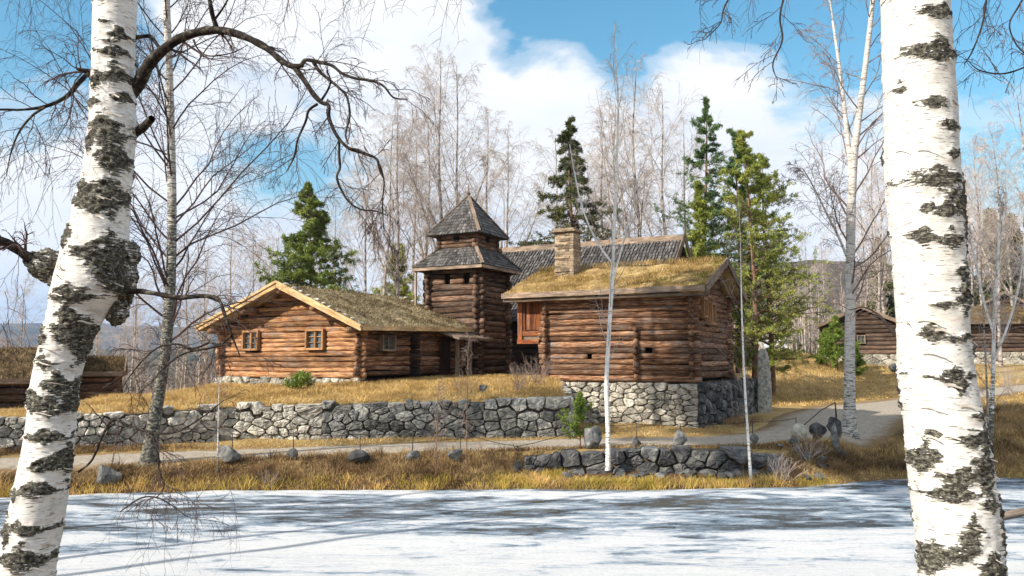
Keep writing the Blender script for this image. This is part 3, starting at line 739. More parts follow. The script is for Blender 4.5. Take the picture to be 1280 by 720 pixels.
WM = np.array((-5.4, np.interp(-5.4, WALL[:, 0], WALL[:, 1]))); W2 = np.concatenate([WALL[:4], [WM]]); W3 = np.concatenate([[WM - (.05, .006)], WALL[4:]])
wall_thing('retaining_wall', 'left half of the long dry stone retaining wall, pale grey, behind the round boulder', W2,
           [.45, .50, .52, .55, .58], [1.42, 1.48, 1.50, 1.62, 1.67], M['stone'], size=0.33, bulge=0.055, ragged=0.1)
wall_thing('retaining_wall', 'right half of the long dry stone retaining wall, dark grey, below the lawn', W3,
           [.58, .6, .6], [1.67, 1.70, 1.78], M['stone_mid'], size=0.38, bulge=0.07, ragged=0.1)
wall_thing('retaining_wall', 'short end of the terrace wall turning back towards the raised log house', [(1.75, 23.6), (1.85, 29.2)], [.6, .6], [1.78, 2.1], M['stone'], size=0.42)
pA = P(655, 600, 19.9); pB = P(975, 600, 19.9)
wall_thing('embankment_wall', 'low dark mossy stone wall between the pond grass and the path, behind the thin white birch', [(pA.x, 19.95), (3.3, 19.98), (5.2, 19.9), (pB.x, 20.2)], [.02, .02, .02, .05], [.58, .74, .74, .66], M['stone_dark'], size=0.42, bulge=0.12, ragged=0.07)
wall_thing('rubble_wall', 'rough shaded stone wall beside the standing slab, right of the raised log house', [(8.45, 31.25), (9.4, 32.6), (10.7, 35.0)], [.6, .6, .6], [2.15, 2.2, 2.0], M['stone_dark'], size=0.45, bulge=0.12, ragged=0.15)


# ------------------------------------------------------------------ buildings
def window(fr, parent, x0, x1, z0, z1, y, side=False, wall_x=None, panes=(2, 3), mat='window_wood', name='window'):
    """casement window on the front (plane y) or on the x = wall_x side"""
    f = MB(); g = MB(); s = MB(); t = 0.07
    def bx(mb, a0, a1, c0, c1, dz0, dz1, tone=.5):
        if not side: fr.box(mb, a0, a1, y - dz1, y - dz0, c0, c1, tone)
        else: fr.box(mb, wall_x + dz0, wall_x + dz1, a0, a1, c0, c1, tone)
    for a0, a1, c0, c1 in ((x0 - t, x0, z0 - t, z1 + t), (x1, x1 + t, z0 - t, z1 + t), (x0, x1, z1, z1 + t), (x0, x1, z0 - t, z0)): bx(f, a0, a1, c0, c1, -0.05, 0.2, rng.random())
    fo = f.build(name, M[mat], parent)
    bx(g, x0, x1, z0, z1, 0.04, 0.06); g.build('glass', M['glass'], fo)
    xm = (x0 + x1) / 2; bx(s, xm - .035, xm + .035, z0, z1, 0.075, .15)
    for j in range(1, panes[1]): zz = z0 + (z1 - z0) * j / panes[1]; bx(s, x0, xm - .036, zz - .012, zz + .012, 0.065, .11); bx(s, xm + .036, x1, zz - .012, zz + .012, 0.065, .11)
    s.build('sash', M[mat], fo)
    return fo


# ---- raised log house with turf roof (right)
A28 = 28
fr = Fr((6.08, 27.0), A28); rng = np.random.default_rng(21); D = 0.277
lh = thing('log_house', 'raised log house with golden turf roof and flagstone chimney on a pale stone base', 'log house', tuple(fr.w(np.array([-2.7, 2.4, .6]))))
a, f = MB(), MB()
stone_wall(a, f, [tuple(fr.w(np.array(q))[:2]) for q in ((-5.75, .1, 0), (.18, -.12, 0))], [.5, .5], [2.12, 2.12], rng, size=0.36, bulge=0.06, gap=.012, asp=1.9, ragged=0.03)
a.build('front_foundation', M['stone_pale'], lh); f.build('foundation_core', M['fill'], lh)
a, f = MB(), MB()
stone_wall(a, f, [tuple(fr.w(np.array(q))[:2]) for q in ((.2, -.1, 0), (.45, 5.1, 0))], [.5, .55], [2.10, 2.12], rng, size=0.38, bulge=0.12, gap=.012, asp=1.3, ragged=0.05)
a.build('side_foundation', M['stone_dark'], lh); f.build('foundation_core', M['fill'], lh)
Z0 = 2.15; XL, SD = -5.44, 4.9; D = 0.2035; NR = 15
a = MB(); logs(a, fr, (XL, 0), (0, 0), Z0, NR, D, rng, ext=.26, holes=((3.78, 4.06, 3.05, 3.35), (1.62, 1.82, 2.95, 3.2))); a.build('front_wall', M['log_red'], lh, smooth=True)
a = MB()
def tap(z):
    top = Z0 + NR * D
    if z < top: return (-.26, SD + .26)
    y = (z - top) * 1.9 + 0.0; return (y, SD - y) if y < SD / 2 - .3 else None
logs(a, fr, (0, 0), (0, SD), Z0, 21, D, rng, off=D / 2, taper=tap, holes=((1.6, 2.1, 4.2, 4.9),)); a.build('gable_wall', M['log_red'], lh, smooth=True)
a = MB(); logs(a, fr, (XL, 0), (XL, SD), Z0, 20, D, rng, off=D / 2, taper=tap); a.build('left_wall', M['log_red'], lh, smooth=True)
a = MB(); logs(a, fr, (XL, SD), (0, SD), Z0, NR, D, rng); a.build('rear_wall', M['log_red'], lh, smooth=True)
a = MB(); logs(a, fr, (-1.95, -.02), (-1.95, .5), Z0, 9, D, rng, ext=.27, off=D / 2); a.build('crossing_log_ends', M['log_red'], lh, smooth=True)
a = MB(); fr.box(a, XL + .2, -.2, .2, SD - .2, Z0, 5.0); a.build('interior', M['black'], lh)
window(fr, lh, 1.62, 2.08, 4.22, 4.85, 0, side=True, wall_x=.1, panes=(2, 2))
window(fr, lh, .55, .95, 4.42, 4.98, 0, side=True, wall_x=.1, panes=(2, 2))
# gallery at the left end
ga = MB(); fr.box(ga, -6.55, XL - .30, 0.02, SD, 3.66, 3.80, .4); g2 = ga.build('gallery', M['board_old'], lh)
a = MB()
for k in range(7): x0 = -6.42 + k * .135; fr.box(a, x0, x0 + .128, .03, .07, 4.02, 5.12, rng.random())
for k in range(24): y0 = .1 + k * .19; fr.box(a, -6.53, -6.50, y0, y0 + .18, 3.8, 5.1, rng.random())
a.build('panelling', M['panel'], g2)
a = MB(); fr.box(a, -6.62, -6.44, -.06, .12, 3.56, 5.22, .8); fr.box(a, -6.44, -5.72, -.03, .10, 3.80, 3.99, .6); fr.box(a, -6.62, -5.72, -.10, .10, 3.50, 3.655, .9); fr.box(a, -6.44, -5.72, -.03, .1, 5.12, 5.25, .3); fr.box(a, -6.45, -6.32, -.02, .1, 3.99, 5.12, .1); a.build('gallery_frame', M['panel'], g2)
# roof
EZ, RZ = 5.33, 6.50; ry = SD / 2; x0, x1 = -6.95, .62
rf = MB()
for (ye, yr) in ((-.62, ry), (SD + .62, ry)):
    Aq, Bq, Cq, Dq = (x0, ye, EZ), (x1, ye, EZ), (x1, yr, RZ), (x0, yr, RZ)
    if ye > 0: Aq, Bq, Cq, Dq = Bq, Aq, Dq, Cq
    slab(rf, fr, Aq, Bq, Cq, Dq, .17, 60, 24, .09, 3)
turf = simple('turf roof soil', [(0.35, (0.16, 0.10, 0.04)), (0.5, (0.34, 0.23, 0.09)), (0.66, (0.46, 0.33, 0.15))], 2.0, rough=0.95, bs=1, bd=.06, tone=None, detail=9)
ro = rf.build('turf_roof', turf, lh, smooth=True)
bl = MB(); ms = MB(); n = 17000; u = rng.uniform(0, 1, n); v = rng.uniform(0, 1, n) ** 0.9
loc = np.stack([x0 + u * (x1 - x0), -.55 + v * (ry + .55), EZ + v * (RZ - EZ) + .0], 1); wp = fr.w(loc)
patch = wob(loc[:, 0], loc[:, 1], 1.5, 8) + 0.6 * (loc[:, 0] - -2.2) / 2.0
keep = rng.random(n) < np.clip(.75 + .6 * wob(loc[:, 0], loc[:, 1], 2.0, 12), .12, 1)
gm = (patch > 0.55)
blades(bl, wp[keep & ~gm], 0.12, .016, rng, 1.2); blades(ms, wp[keep & gm], 0.07, .02, rng, .8)
e = rng.uniform(x0, x1, 1500); blades(bl, fr.w(np.stack([e, np.full(1500, ry) + rng.normal(0, .12, 1500), np.full(1500, RZ)], 1)), .24, .014, rng, .9)
bl.build('dry_grass', M['turf_grass'], ro)['kind'] = 'stuff'; ms.build('moss', M['moss_grass'], ro)['kind'] = 'stuff'
a = MB(); fr.box(a, x0 - .02, x1 + .02, -.70, -.63, EZ - .16, EZ + .03, .8); tubes(a, fr.w(np.array([[x0, -.52, EZ - .24], [x1, -.52, EZ - .24]]))[None], np.array([[.07, .07]]), 8, [.4], cap=True); a.build('eave_log', M['board_old'], lh)
a = MB()
for xx in (x1 + .06,):
    fr.beam(a, (xx, -.66, EZ - .06), (xx, ry, RZ - .02), .05, .26, .5); fr.beam(a, (xx, SD + .66, EZ - .06), (xx, ry, RZ - .02), .051, .26, .3)
    fr.beam(a, (xx - .07, -.62, EZ - .24), (xx - .07, ry, RZ - .19), .06, .10, .2)
a.build('bargeboards', M['board_old'], lh)
for yy, zz in ((-.1, 5.15), (ry, 6.3), (SD + .1, 5.15)):
    a = MB(); tubes(a, fr.w(np.array([[XL - 1.1, yy, zz], [x1 - .02, yy, zz]]))[None], np.array([[.12, .12]]), 10, [.3], cap=True); a.build('purlin', M['log_red'], lh)
# chimney of thin flagstones
a = MB(); r2 = np.random.default_rng(4); cx, cy = -5.35, 1.75; z = 5.55; k = 0
while z < 7.82:
    h = r2.uniform(.05, .13); hw = .40; edges = np.sort(np.concatenate([[-hw, hw], r2.uniform(-.25, .25, 1 + k % 2)]))
    for p, q in zip(edges[:-1], edges[1:]):
        o1, o2 = r2.uniform(-.03, .03, 2); fr.box(a, cx + p + .004, cx + q - .004, cy - .36 + o1, cy + .36 + o2, z + .006, z + h - .006, r2.random())
    z += h; k += 1
fr.box(a, cx - .5, cx + .5, cy - .46, cy + .46, z, z + .07, .3); fr.box(a, cx - .42, cx + .42, cy - .38, cy + .38, z + .075, z + .15, .6)
fr.box(a, cx - .385, cx + .385, cy - .33, cy + .33, 5.55, z - .01, .0)
a.build('chimney', M['stone_flag'], ro)

# ---- low log house (left)
fl = Fr((-5.2, 27.5), A28); rng = np.random.default_rng(31); DL = .182; LW, LD = 6.55, 6.5; WZ = 2.26
hl = thing('log_cottage', 'low warm brown log cottage with pale bargeboards and two casement windows in its gable', 'log house', tuple(fl.w(np.array([-3.3, 3, 2.2]))))
EL, RL, rx = 4.02, 5.62, -3.15
def tapL(z):
    if z < 4.02: return (-.24, LW + .24)
    k = (z - 4.02) / (RL - .22 - 4.02 + .12); l_ = (LW + rx); r_ = -rx
    return (l_ * k + .0, LW - r_ * k) if k < .93 else None
wins = ((-5.35, -4.68), (-2.26, -1.58))
a = MB(); logs(a, fl, (-LW, 0), (0, 0), WZ, 18, DL, rng, taper=tapL, holes=[(LW + p - .08, LW + q + .08, 3.28, 3.98) for p, q in wins]); a.build('gable_wall', M['log_warm'], hl, smooth=True)
for p, q in wins: window(fl, hl, p, q, 3.32, 3.92, 0)
a = MB(); logs(a, fl, (0, 0), (0, LD), WZ, 10, DL, rng, off=DL / 2, holes=((1.0, 1.75, 3.25, 3.75), (4.9, 5.7, 2.3, 3.8))); a.build('side_wall', M['log_red'], hl, smooth=True)
window(fl, hl, 1.05, 1.7, 3.28, 3.72, 0, side=True, wall_x=.02, mat='board_old')
a = MB(); logs(a, fl, (0.02, 2.9), (0.35, 2.9), WZ, 9, DL, rng, ext=.12); a.build('crossing_log_ends', M['log_dark'], hl, smooth=True)
a = MB(); logs(a, fl, (-LW, 0), (-LW, LD), WZ, 10, DL, rng, off=DL / 2); a.build('side_wall', M['log_warm'], hl, smooth=True)
a = MB(); logs(a, fl, (-LW, LD), (0, LD), WZ, 18, DL, rng, taper=tapL); a.build('gable_wall', M['log_warm'], hl, smooth=True)
a = MB(); fl.box(a, -LW + .2, -.2, .2, LD - .2, 2.2, 4.0); a.build('interior', M['black'], hl)
a, f = MB(), MB(); stone_wall(a, f, [tuple(fl.w(np.array(q))[:2]) for q in ((-LW - .35, -.05, 0), (.05, -.08, 0))], [1.65, 1.85], [2.25, 2.25], rng, size=.30, bulge=.07, asp=1.2, ragged=.06, depth=.3); a.build('foundation', M['stone'], hl); f.build('foundation_core', M['fill'], hl)
# porch at the far end of the side wall
po = MB(); fl.box(po, .05, 1.0, 4.7, 6.6, 2.18, 2.3, .5); pp = po.build('porch', M['board_old'], hl)
a = MB(); fl.box(a, .82, .95, 4.8, 4.93, 2.3, 3.75, .6); fl.box(a, .82, .95, 5.75, 5.88, 2.3, 3.75, .5); a.build('porch_post', M['board_old'], pp)
a = MB(); slab(a, fl, (1.25, 4.4, 3.78), (1.25, 7.1, 3.80), (.2, 7.1, 4.12), (.2, 4.4, 4.12), .1, 10, 5, .03); a.build('porch_roof', M['board_old'], pp)
a = MB(); fl.box(a, .0, .04, 4.9, 5.7, 2.3, 3.8); a.build('door', M['log_dark'], hl)
# roof
rf = MB(); yA, yB = -.75, LD + .45
slab(rf, fl, (.62, yA, EL), (.62, yB, EL + .18), (rx, yB, RL - .02), (rx, yA, RL), .13, 60, 30, .06, 5)
slab(rf, fl, (-LW - .55, yB, EL + .12), (-LW - .55, yA, EL + .10), (rx, yA, RL), (rx, yB, RL - .02), .13, 60, 30, .06, 6)
tg = simple('grey green roof litter', [(0.32, (0.12, 0.09, 0.05)), (0.5, (0.26, 0.20, 0.11)), (0.68, (0.40, 0.33, 0.20))], 2.4, rough=0.95, bs=1, bd=.05, tone=None, detail=9)
ro = rf.build('roof', tg, hl, smooth=True)
bl = MB(); n = 14000; u = rng.uniform(0, 1, n); v = rng.uniform(0, 1, n)
loc = np.stack([.62 + v * (rx - .62), yA + u * (yB - yA), EL + .18 * u * (1 - v) + v * (RL - EL)], 1)
kp = rng.random(n) < np.clip(.5 + .6 * wob(loc[:, 0], loc[:, 1], 2.2, 14), .08, 1); dn = fl.w(np.array([.9, 0, 0])) - fl.w(np.zeros(3))
blades(bl, fl.w(loc[kp]), .10, .03, rng, .4, dirn=dn * .9 - np.array([0, 0, .45])); bl.build('matted_grass', M['turf_grey'], ro)['kind'] = 'stuff'
r3 = np.random.default_rng(77)
def vstone(*a_, **k_): st = MB(); rock(st, *a_, **k_); st.build('verge_stone', M['stone'], ro)
for k in range(11): f_ = (k + .5) / 11; vstone(fl.w(np.array([.5 + f_ * (rx - .5), yA + .22 + r3.uniform(0, .15), EL + f_ * (RL - EL) + .05])), (r3.uniform(.1, .2), r3.uniform(.08, .14), .06), 200 + k, r3, sub=2)
for k in range(9): f_ = (k + .5) / 9; vstone(fl.w(np.array([.5 + f_ * (rx - .5), yB - .2, EL + .18 * (1 - f_) + f_ * (RL - EL) + .05])), (r3.uniform(.12, .2), r3.uniform(.08, .14), .07), 240 + k, r3, sub=2)
a = MB()
for s_, ex in ((1, .62), (-1, -LW - .55)):
    ez = EL if s_ > 0 else EL + .10
    e_ = np.array([ex + s_ * .06, yA - .05, ez - .07]); r_ = np.array([rx, yA - .05, RL - .06]); fl.beam(a, e_, r_, .05, .20, .6)
    e2 = e_ + (0, -.05, -.01); r2_ = r_ + (0, -.05, .03); fl.beam(a, e2 + (0, 0, .08), r2_ + (0, 0, .08), .05, .09, .9)
a.build('bargeboards', M['board_new'], hl)
a = MB(); fl.beam(a, (.68, yA, EL - .06), (.68, yB, EL + .12), .06, .15, .5); a.build('eave_board', M['board_new'], hl)
for xx, zz in ((0, 3.9), (-LW, 3.98), (rx, 5.36), (rx / 2, 4.68), (-4.9, 4.68)): a = MB(); tubes(a, fl.w(np.array([[xx, yA + .03, zz], [xx, .3, zz]]))[None], np.array([[.11, .11]]), 10, [.4], cap=True); a.build('purlin_end', M['log_warm'], hl, smooth=True)

# ---- tower
ft = Fr((-1.42, 33.0), A28); rng = np.random.default_rng(41); TW = 2.36
tw = thing('log_tower', 'square dark log tower with two tiered grey shake roof and finial, behind the low cottage', 'tower', tuple(ft.w(np.array([-1.3, 1.3, 2.3]))))
nT = 19; DT = .2385
for nm, p, q, of in (('front_wall', (-TW, 0), (0, 0), 0), ('side_wall', (0, 0), (0, TW), DT / 2), ('side_wall', (-TW, 0), (-TW, TW), DT / 2), ('rear_wall', (-TW, TW), (0, TW), 0)):
    a = MB(); logs(a, ft, p, q, 2.25, nT, DT, rng, off=of, holes=((.75, 1.05, 6.2, 6.5), (1.7, 2.0, 6.2, 6.5)) if nm == 'front_wall' else ()); a.build(nm, M['log_tower'], tw, smooth=True)
a = MB(); ft.box(a, -TW + .15, -.15, .15, TW - .15, 2.2, 6.8); a.build('interior', M['black'], tw)
mid = np.array([-TW / 2, TW / 2])
def sq(h, z): return [np.array([mid[0] + sx * h, mid[1] + sy * h, z]) for sx, sy in ((-1, -1), (1, -1), (1, 1), (-1, 1))]
def hip(mb, h0, z0, h1, z1, row=.19, wd=.13):
    a0, a1 = sq(h0, z0), sq(h1, z1)
    for i in range(4): j = (i + 1) % 4; shingles(mb, ft, a0[i], a0[j], a1[j], a1[i], row, wd, rng)
    V = np.array(a0 + a1); V[:, 2] -= .03; mb.add(ft.w(V), [np.array([(0, 1, 5, 4), (1, 2, 6, 5), (2, 3, 7, 6), (3, 0, 4, 7), (3, 2, 1, 0)])], .2)
a = MB(); hip(a, TW / 2 + .54, 6.80, .88, 7.70); r1 = a.build('lower_roof', M['shake'], tw)
a = MB(); hip(a, 1.30, 8.22, .05, 10.0); r2o = a.build('upper_roof', M['shake'], tw)
a = MB()
for h0, z0, h1, z1 in ((TW / 2 + .56, 6.84, .89, 7.75), (1.32, 8.26, .05, 10.05)):
    for p, q in zip(sq(h0, z0), sq(h1, z1)): ft.beam(a, p, q, .13, .04, rng.random())
a.build('hip_boards', M['board_old'], tw)
a = MB(); h = TW / 2 + .50; c = sq(h, 6.72)
for i in range(4): ft.beam(a, c[i], c[(i + 1) % 4], .10, .12, .85)
a.build('eave_plate', M['board_old'], tw)
a = MB(); ft.box(a, mid[0] - TW / 2 - .5, mid[0] - TW / 2 - .42, -.45, -.37, 5.2, 6.66, .9); a.build('corner_post', M['board_old'], tw)
up = MB()
for i in range(3):
    zz = 7.74 + i * .20; hh = .88
    for (p, q) in (((-1, -1), (1, -1)), ((1, -1), (1, 1)), ((1, 1), (-1, 1)), ((-1, 1), (-1, -1))):
        P0 = ft.w(np.array([mid[0] + p[0] * hh, mid[1] + p[1] * hh, zz])); P1 = ft.w(np.array([mid[0] + q[0] * hh, mid[1] + q[1] * hh, zz])); e_ = (P1 - P0) * .08
        tubes(up, np.array([np.linspace(P0 - e_, P1 + e_, 5)]), np.full((1, 5), .105), 8, [rng.random()], cap=True)
up.build('lantern_wall', M['log_tower'], tw, smooth=True)
for side in (0, 1):
    a = MB()
    if side == 0: ft.box(a, mid[0] - .13, mid[0] + .13, mid[1] - 1.01, mid[1] - .8, 7.93, 8.13)
    else: ft.box(a, mid[0] + .8, mid[0] + 1.01, mid[1] - .13, mid[1] + .13, 7.93, 8.13)
    a.build('peephole', M['black'], tw)
a = MB(); cw = ft.w(np.array([mid[0], mid[1], 0])); tubes(a, np.array([[[cw[0], cw[1], z_] for z_ in (9.9, 10.1, 10.18, 10.28, 10.4, 10.62)]]), np.array([[.09, .06, .09, .035, .03, .012]]), 8, [.5]); a.build('finial', M['board_old'], r2o)

# ---- long shake roofed house behind
fm = Fr((8.0, 38.0), A28); rng = np.random.default_rng(51)
mh = thing('timber_hall', 'dark timber hall with long grey shake roof and carved gable, behind the raised log house', 'building', tuple(fm.w(np.array([-4.7, 0, 2.3]))))
ML = 9.6
a = MB()
shingles(a, fm, (-ML, -4.2, 4.75), (.15, -4.2, 4.75), (.15, 0, 8.70), (-ML, 0, 8.70), .26, .17, rng); shingles(a, fm, (.15, 4.2, 4.75), (-ML, 4.2, 4.75), (-ML, 0, 8.70), (.15, 0, 8.70), .4, .3, rng)
for sgn in (-1, 1): V = np.array([(-ML, 4.2 * sgn, 4.7), (.15, 4.2 * sgn, 4.7), (.15, 0, 8.66), (-ML, 0, 8.66)]); a.add(fm.w(V), np.array([(0, 1, 2, 3)]), .2)
rm = a.build('shake_roof', M['shake'], mh)
a = MB(); fm.box(a, -ML - .05, .2, -.09, -.02, 8.55, 8.88, .9); fm.box(a, -ML - .05, .2, .02, .09, 8.55, 8.88, .7); a.build('ridge_board', M['board_old'], rm)
for xx in (.28, -ML - .1):
    a = MB(); fm.beam(a, (xx, -4.3, 4.7), (xx, .05, 8.85), .06, .30, .4); fm.beam(a, (xx + .01, 4.3, 4.7), (xx + .01, -.05, 8.85), .06, .30, .3); fm.box(a, xx - .04, xx + .04, -.05, .05, 8.8, 9.25, .5); a.build('carved_gable_board', M['board_old'], rm)
a = MB(); logs(a, fm, (-ML + .5, -3.6), (-.4, -3.6), 2.2, 9, .29, rng); logs(a, fm, (-.4, -3.6), (-.4, 3.6), 2.2, 9, .29, rng, off=.14); logs(a, fm, (-ML + .5, -3.6), (-ML + .5, 3.6), 2.2, 9, .29, rng, off=.14); a.build('log_walls', M['log_dark'], mh, smooth=True)
for xx in (-.35, -ML + .5): a = MB(); a.add(fm.w(np.array([(xx, -3.6, 4.7), (xx, 3.6, 4.7), (xx, 0, 8.3)])), np.array([(0, 1, 2)]), .3); a.build('gable_boards', M['log_red'], mh)


# ---- simple far log barns, built around a local frame
turf_dull = simple('dull roof soil', [(0.35, (0.07, 0.045, 0.022)), (0.6, (0.20, 0.135, 0.065))], 2.0, rough=0.95, bs=1, bd=.06, tone=None)


def barn(label, name, O, deg, W, Dp, z0, wall_h, roof_h, mat, base_h=.0, ridge='x', win=(), roofmat=None, over=.5, grassy=True, base_mat='stone', door=None):
    f_ = Fr(O, deg); t = thing(name, label, 'barn', (O[0], O[1], z0)); nl = max(3, int(wall_h / .27)); zb = z0 + base_h; d = wall_h / nl
    if base_h:
        a, ff = MB(), MB(); stone_wall(a, ff, [tuple(f_.w(np.array(q))[:2]) for q in ((-W - .1, -.05, 0), (.1, -.05, 0))], [z0 - .4, z0 - .4], [zb, zb], rng, size=.6, bulge=.07, asp=1.5, ragged=.02); a.build('foundation', M[base_mat], t); ff.build('foundation_core', M['fill'], t)
        a = MB(); f_.box(a, -W + .1, -.1, .45, Dp, z0 - .4, zb); a.build('foundation_block', M['fill'], t)
    hx = lambda z: (max(0, (z - zb - wall_h) / roof_h) * (W / 2), W - max(0, (z - zb - wall_h) / roof_h) * (W / 2)) if z < zb + wall_h + roof_h * .9 else None
    hy = lambda z: (max(0, (z - zb - wall_h) / roof_h) * (Dp / 2), Dp - max(0, (z - zb - wall_h) / roof_h) * (Dp / 2)) if z < zb + wall_h + roof_h * .9 else None
    ng = int(roof_h / d); tx = (lambda z: (-.2, W + .2) if z < zb + wall_h else hx(z)); ty = (lambda z: (-.2, Dp + .2) if z < zb + wall_h else hy(z))
    a = MB(); logs(a, f_, (-W, 0), (0, 0), zb, nl + (ng if ridge == 'y' else 0), d, rng, taper=tx, sides=8, holes=[(W + w_[0], W + w_[1], zb + w_[2], zb + w_[3]) for w_ in win]); a.build('front_wall', M[mat], t, smooth=True)
    for nm, xx in (('side_wall', 0), ('side_wall', -W)):
        a = MB(); logs(a, f_, (xx, 0), (xx, Dp), zb, nl + (ng if ridge == 'x' else 0), d, rng, off=d / 2, taper=ty, sides=8); a.build(nm, M[mat], t, smooth=True)
    a = MB(); logs(a, f_, (-W, Dp), (0, Dp), zb, nl + (ng if ridge == 'y' else 0), d, rng, taper=tx, sides=8); a.build('rear_wall', M[mat], t, smooth=True)
    a = MB(); f_.box(a, -W + .15, -.15, .15, Dp - .15, zb, zb + wall_h); a.build('interior', M['black'], t)
    for w_ in win: window(f_, t, w_[0] + .06, w_[1] - .06, zb + w_[2] + .06, zb + w_[3] - .06, 0, mat='board_old')
    if door:
        a = MB(); f_.box(a, door[0], door[1], -.2, -.12, zb + door[2], zb + door[3], .4); a.build('door', M['log_dark'], t)
    e, r = zb + wall_h - .05, zb + wall_h + roof_h + .15; a = MB()
    if ridge == 'x':
        slab(a, f_, (-W - over, -over, e), (over, -over, e), (over, Dp / 2, r), (-W - over, Dp / 2, r), .16, 30, 12, .05, 2); slab(a, f_, (over, Dp + over, e), (-W - over, Dp + over, e), (-W - over, Dp / 2, r), (over, Dp / 2, r), .16, 30, 12, .05, 2)
    else:
        slab(a, f_, (over, -over, e), (over, Dp + over, e), (-W / 2, Dp + over, r), (-W / 2, -over, r), .16, 30, 12, .05, 2); slab(a, f_, (-W - over, Dp + over, e), (-W - over, -over, e), (-W / 2, -over, r), (-W / 2, Dp + over, r), .16, 30, 12, .05, 2)
    ro = a.build('roof', roofmat or turf_dull, t, smooth=True)
    a = MB()
    if ridge == 'y':
        f_.beam(a, (over + .03, -over - .04, e - .05), (-W / 2, -over - .04, r - .04), .05, .24, .6); f_.beam(a, (-W - over - .03, -over - .04, e - .05), (-W / 2, -over - .045, r - .04), .05, .24, .4)
    else:
        f_.beam(a, (over + .04, -over, e - .05), (over + .04, Dp / 2, r - .04), .05, .24, .6); f_.beam(a, (over + .04, Dp + over, e - .05), (over + .04, Dp / 2, r - .04), .055, .24, .5); f_.box(a, -W - over, over, -over - .06, -over - .01, e - .14, e + .05, .4)
    a.build('bargeboards', M['board_old'], t)
    if grassy:
        n = 5000; u, v = rng.uniform(0, 1, n), rng.uniform(0, 1, n); b_ = MB()
        if ridge == 'x': l_ = np.stack([-W - over + u * (W + 2 * over), -over + v * (Dp / 2 + over), e + v * (r - e)], 1)
        else: l_ = np.stack([over - v * (W / 2 + over), -over + u * (Dp + 2 * over), e + v * (r - e)], 1)
        blades(b_, f_.w(l_), .15, .03, rng, 1.0); b_.build('roof_grass', M['grass_dull'], ro)['kind'] = 'stuff'
    return t


pl = P(143, 505, 34); barn('small dark log barn with brown turf roof between near leaning birch and second birch', 'log_barn', (pl.x, 34), -24, 2.6, 3, 1.0, 1.42, .45, 'log_tower', ridge='x', over=.3)
pl = P(78, 505, 31.5); barn('brown turf roofed log barn at the left edge, partly behind the near leaning birch', 'log_barn', (pl.x, 31.5), -25, 7, 5, .95, 1.25, 1.05, 'log_tower', ridge='x', over=.45)
pb = P(1126, 455, 56); barn('far log storehouse with small paned window, half hidden behind the big right birch', 'log_storehouse', (pb.x, 56), 23, 4.9, 6, 2.25, 2.1, 1.15, 'log_far', base_h=1.05, ridge='y', win=((-2.75, -2.2, .75, 1.35),), over=.45, grassy=False, roofmat=M['board_old'], base_mat='stone_pale')
pb = P(1300, 450, 60); barn('long brown log barn with rusty turf roof at the right edge, behind white birches', 'log_barn', (pb.x + 6, 58), 4, 13, 6, 2.6, 2.2, 1.2, 'log_far', base_h=.9, ridge='x', base_mat='stone_pale', over=.6)
pb = P(1292, 400, 74); barn('small pale gabled log hut uphill at the far right, above the long barn', 'log_hut', (pb.x, 74), 24, 4.6, 6, 5.6, 2.0, 1.5, 'log_far', ridge='y', over=.5, grassy=False, roofmat=M['board_old'])

# ------------------------------------------------------------------ trees
def norm(v): return v / (np.linalg.norm(v, axis=-1, keepdims=True) + 1e-9)


def interp_poly(pts, t):
    """pts (n,k,3), t (n,m) in 0..1 -> positions (n,m,3), tangents"""
    n, k, _ = pts.shape; x = t * (k - 1); i = np.clip(x.astype(int), 0, k - 2); f = (x - i)[..., None]; r = np.arange(n)[:, None]
    a, b = pts[r, i], pts[r, i + 1]; return a * (1 - f) + b * f, norm(b - a), i, f[..., 0]


def sprout(rng, pts, rad, n, t0, t1, length, ang, k=6, g0=0.0, g1=0.3, wander=.18, rr=.5, rmin=.002, bias=None, shape=None, flat=0.0):
    """grow n children on each parent polyline; length (scalar or per parent). returns pts, rad"""
    N_ = len(pts); t = (np.arange(n)[None, :] + rng.uniform(0, 1, (N_, n))) / n; t = t0 + (t1 - t0) * t
    p, tg, i, f = interp_poly(pts, t); rp = rad[np.arange(N_)[:, None], i] * (1 - f) + rad[np.arange(N_)[:, None], i + 1] * f
    rv = rng.normal(size=p.shape); perp = norm(rv - (rv * tg).sum(-1, keepdims=True) * tg)
    if flat: perp[..., 2] *= (1 - flat); perp = norm(perp)
    an = np.radians(ang) * rng.uniform(.75, 1.25, t.shape); d = tg * np.cos(an)[..., None] + perp * np.sin(an)[..., None]
    if bias is not None: d = norm(d + np.asarray(bias))
    L = np.broadcast_to(np.asarray(length, float).reshape(-1, 1) if np.ndim(length) else np.full((1, 1), length), t.shape) * rng.uniform(.6, 1.25, t.shape)
    L = L * (shape(t) if shape else (1 - .55 * (t - t0) / (t1 - t0 + 1e-6)))
    p = p.reshape(-1, 3); d = d.reshape(-1, 3); L = L.reshape(-1); r0 = np.maximum(rp.reshape(-1) * rr, rmin); out = [p]; step = L / (k - 1)
    for j in range(k - 1):
        gz = g0 + (g1 - g0) * (j / max(1, k - 2)); d = norm(d + rng.normal(size=d.shape) * wander + np.array([0, 0, -1.0]) * gz); p = p + d * step[:, None]; out.append(p)
    q = np.stack(out, 1); fr_ = np.linspace(0, 1, k)[None, :]; R = r0[:, None] * (1 - fr_) + rmin * fr_
    return q, R, L


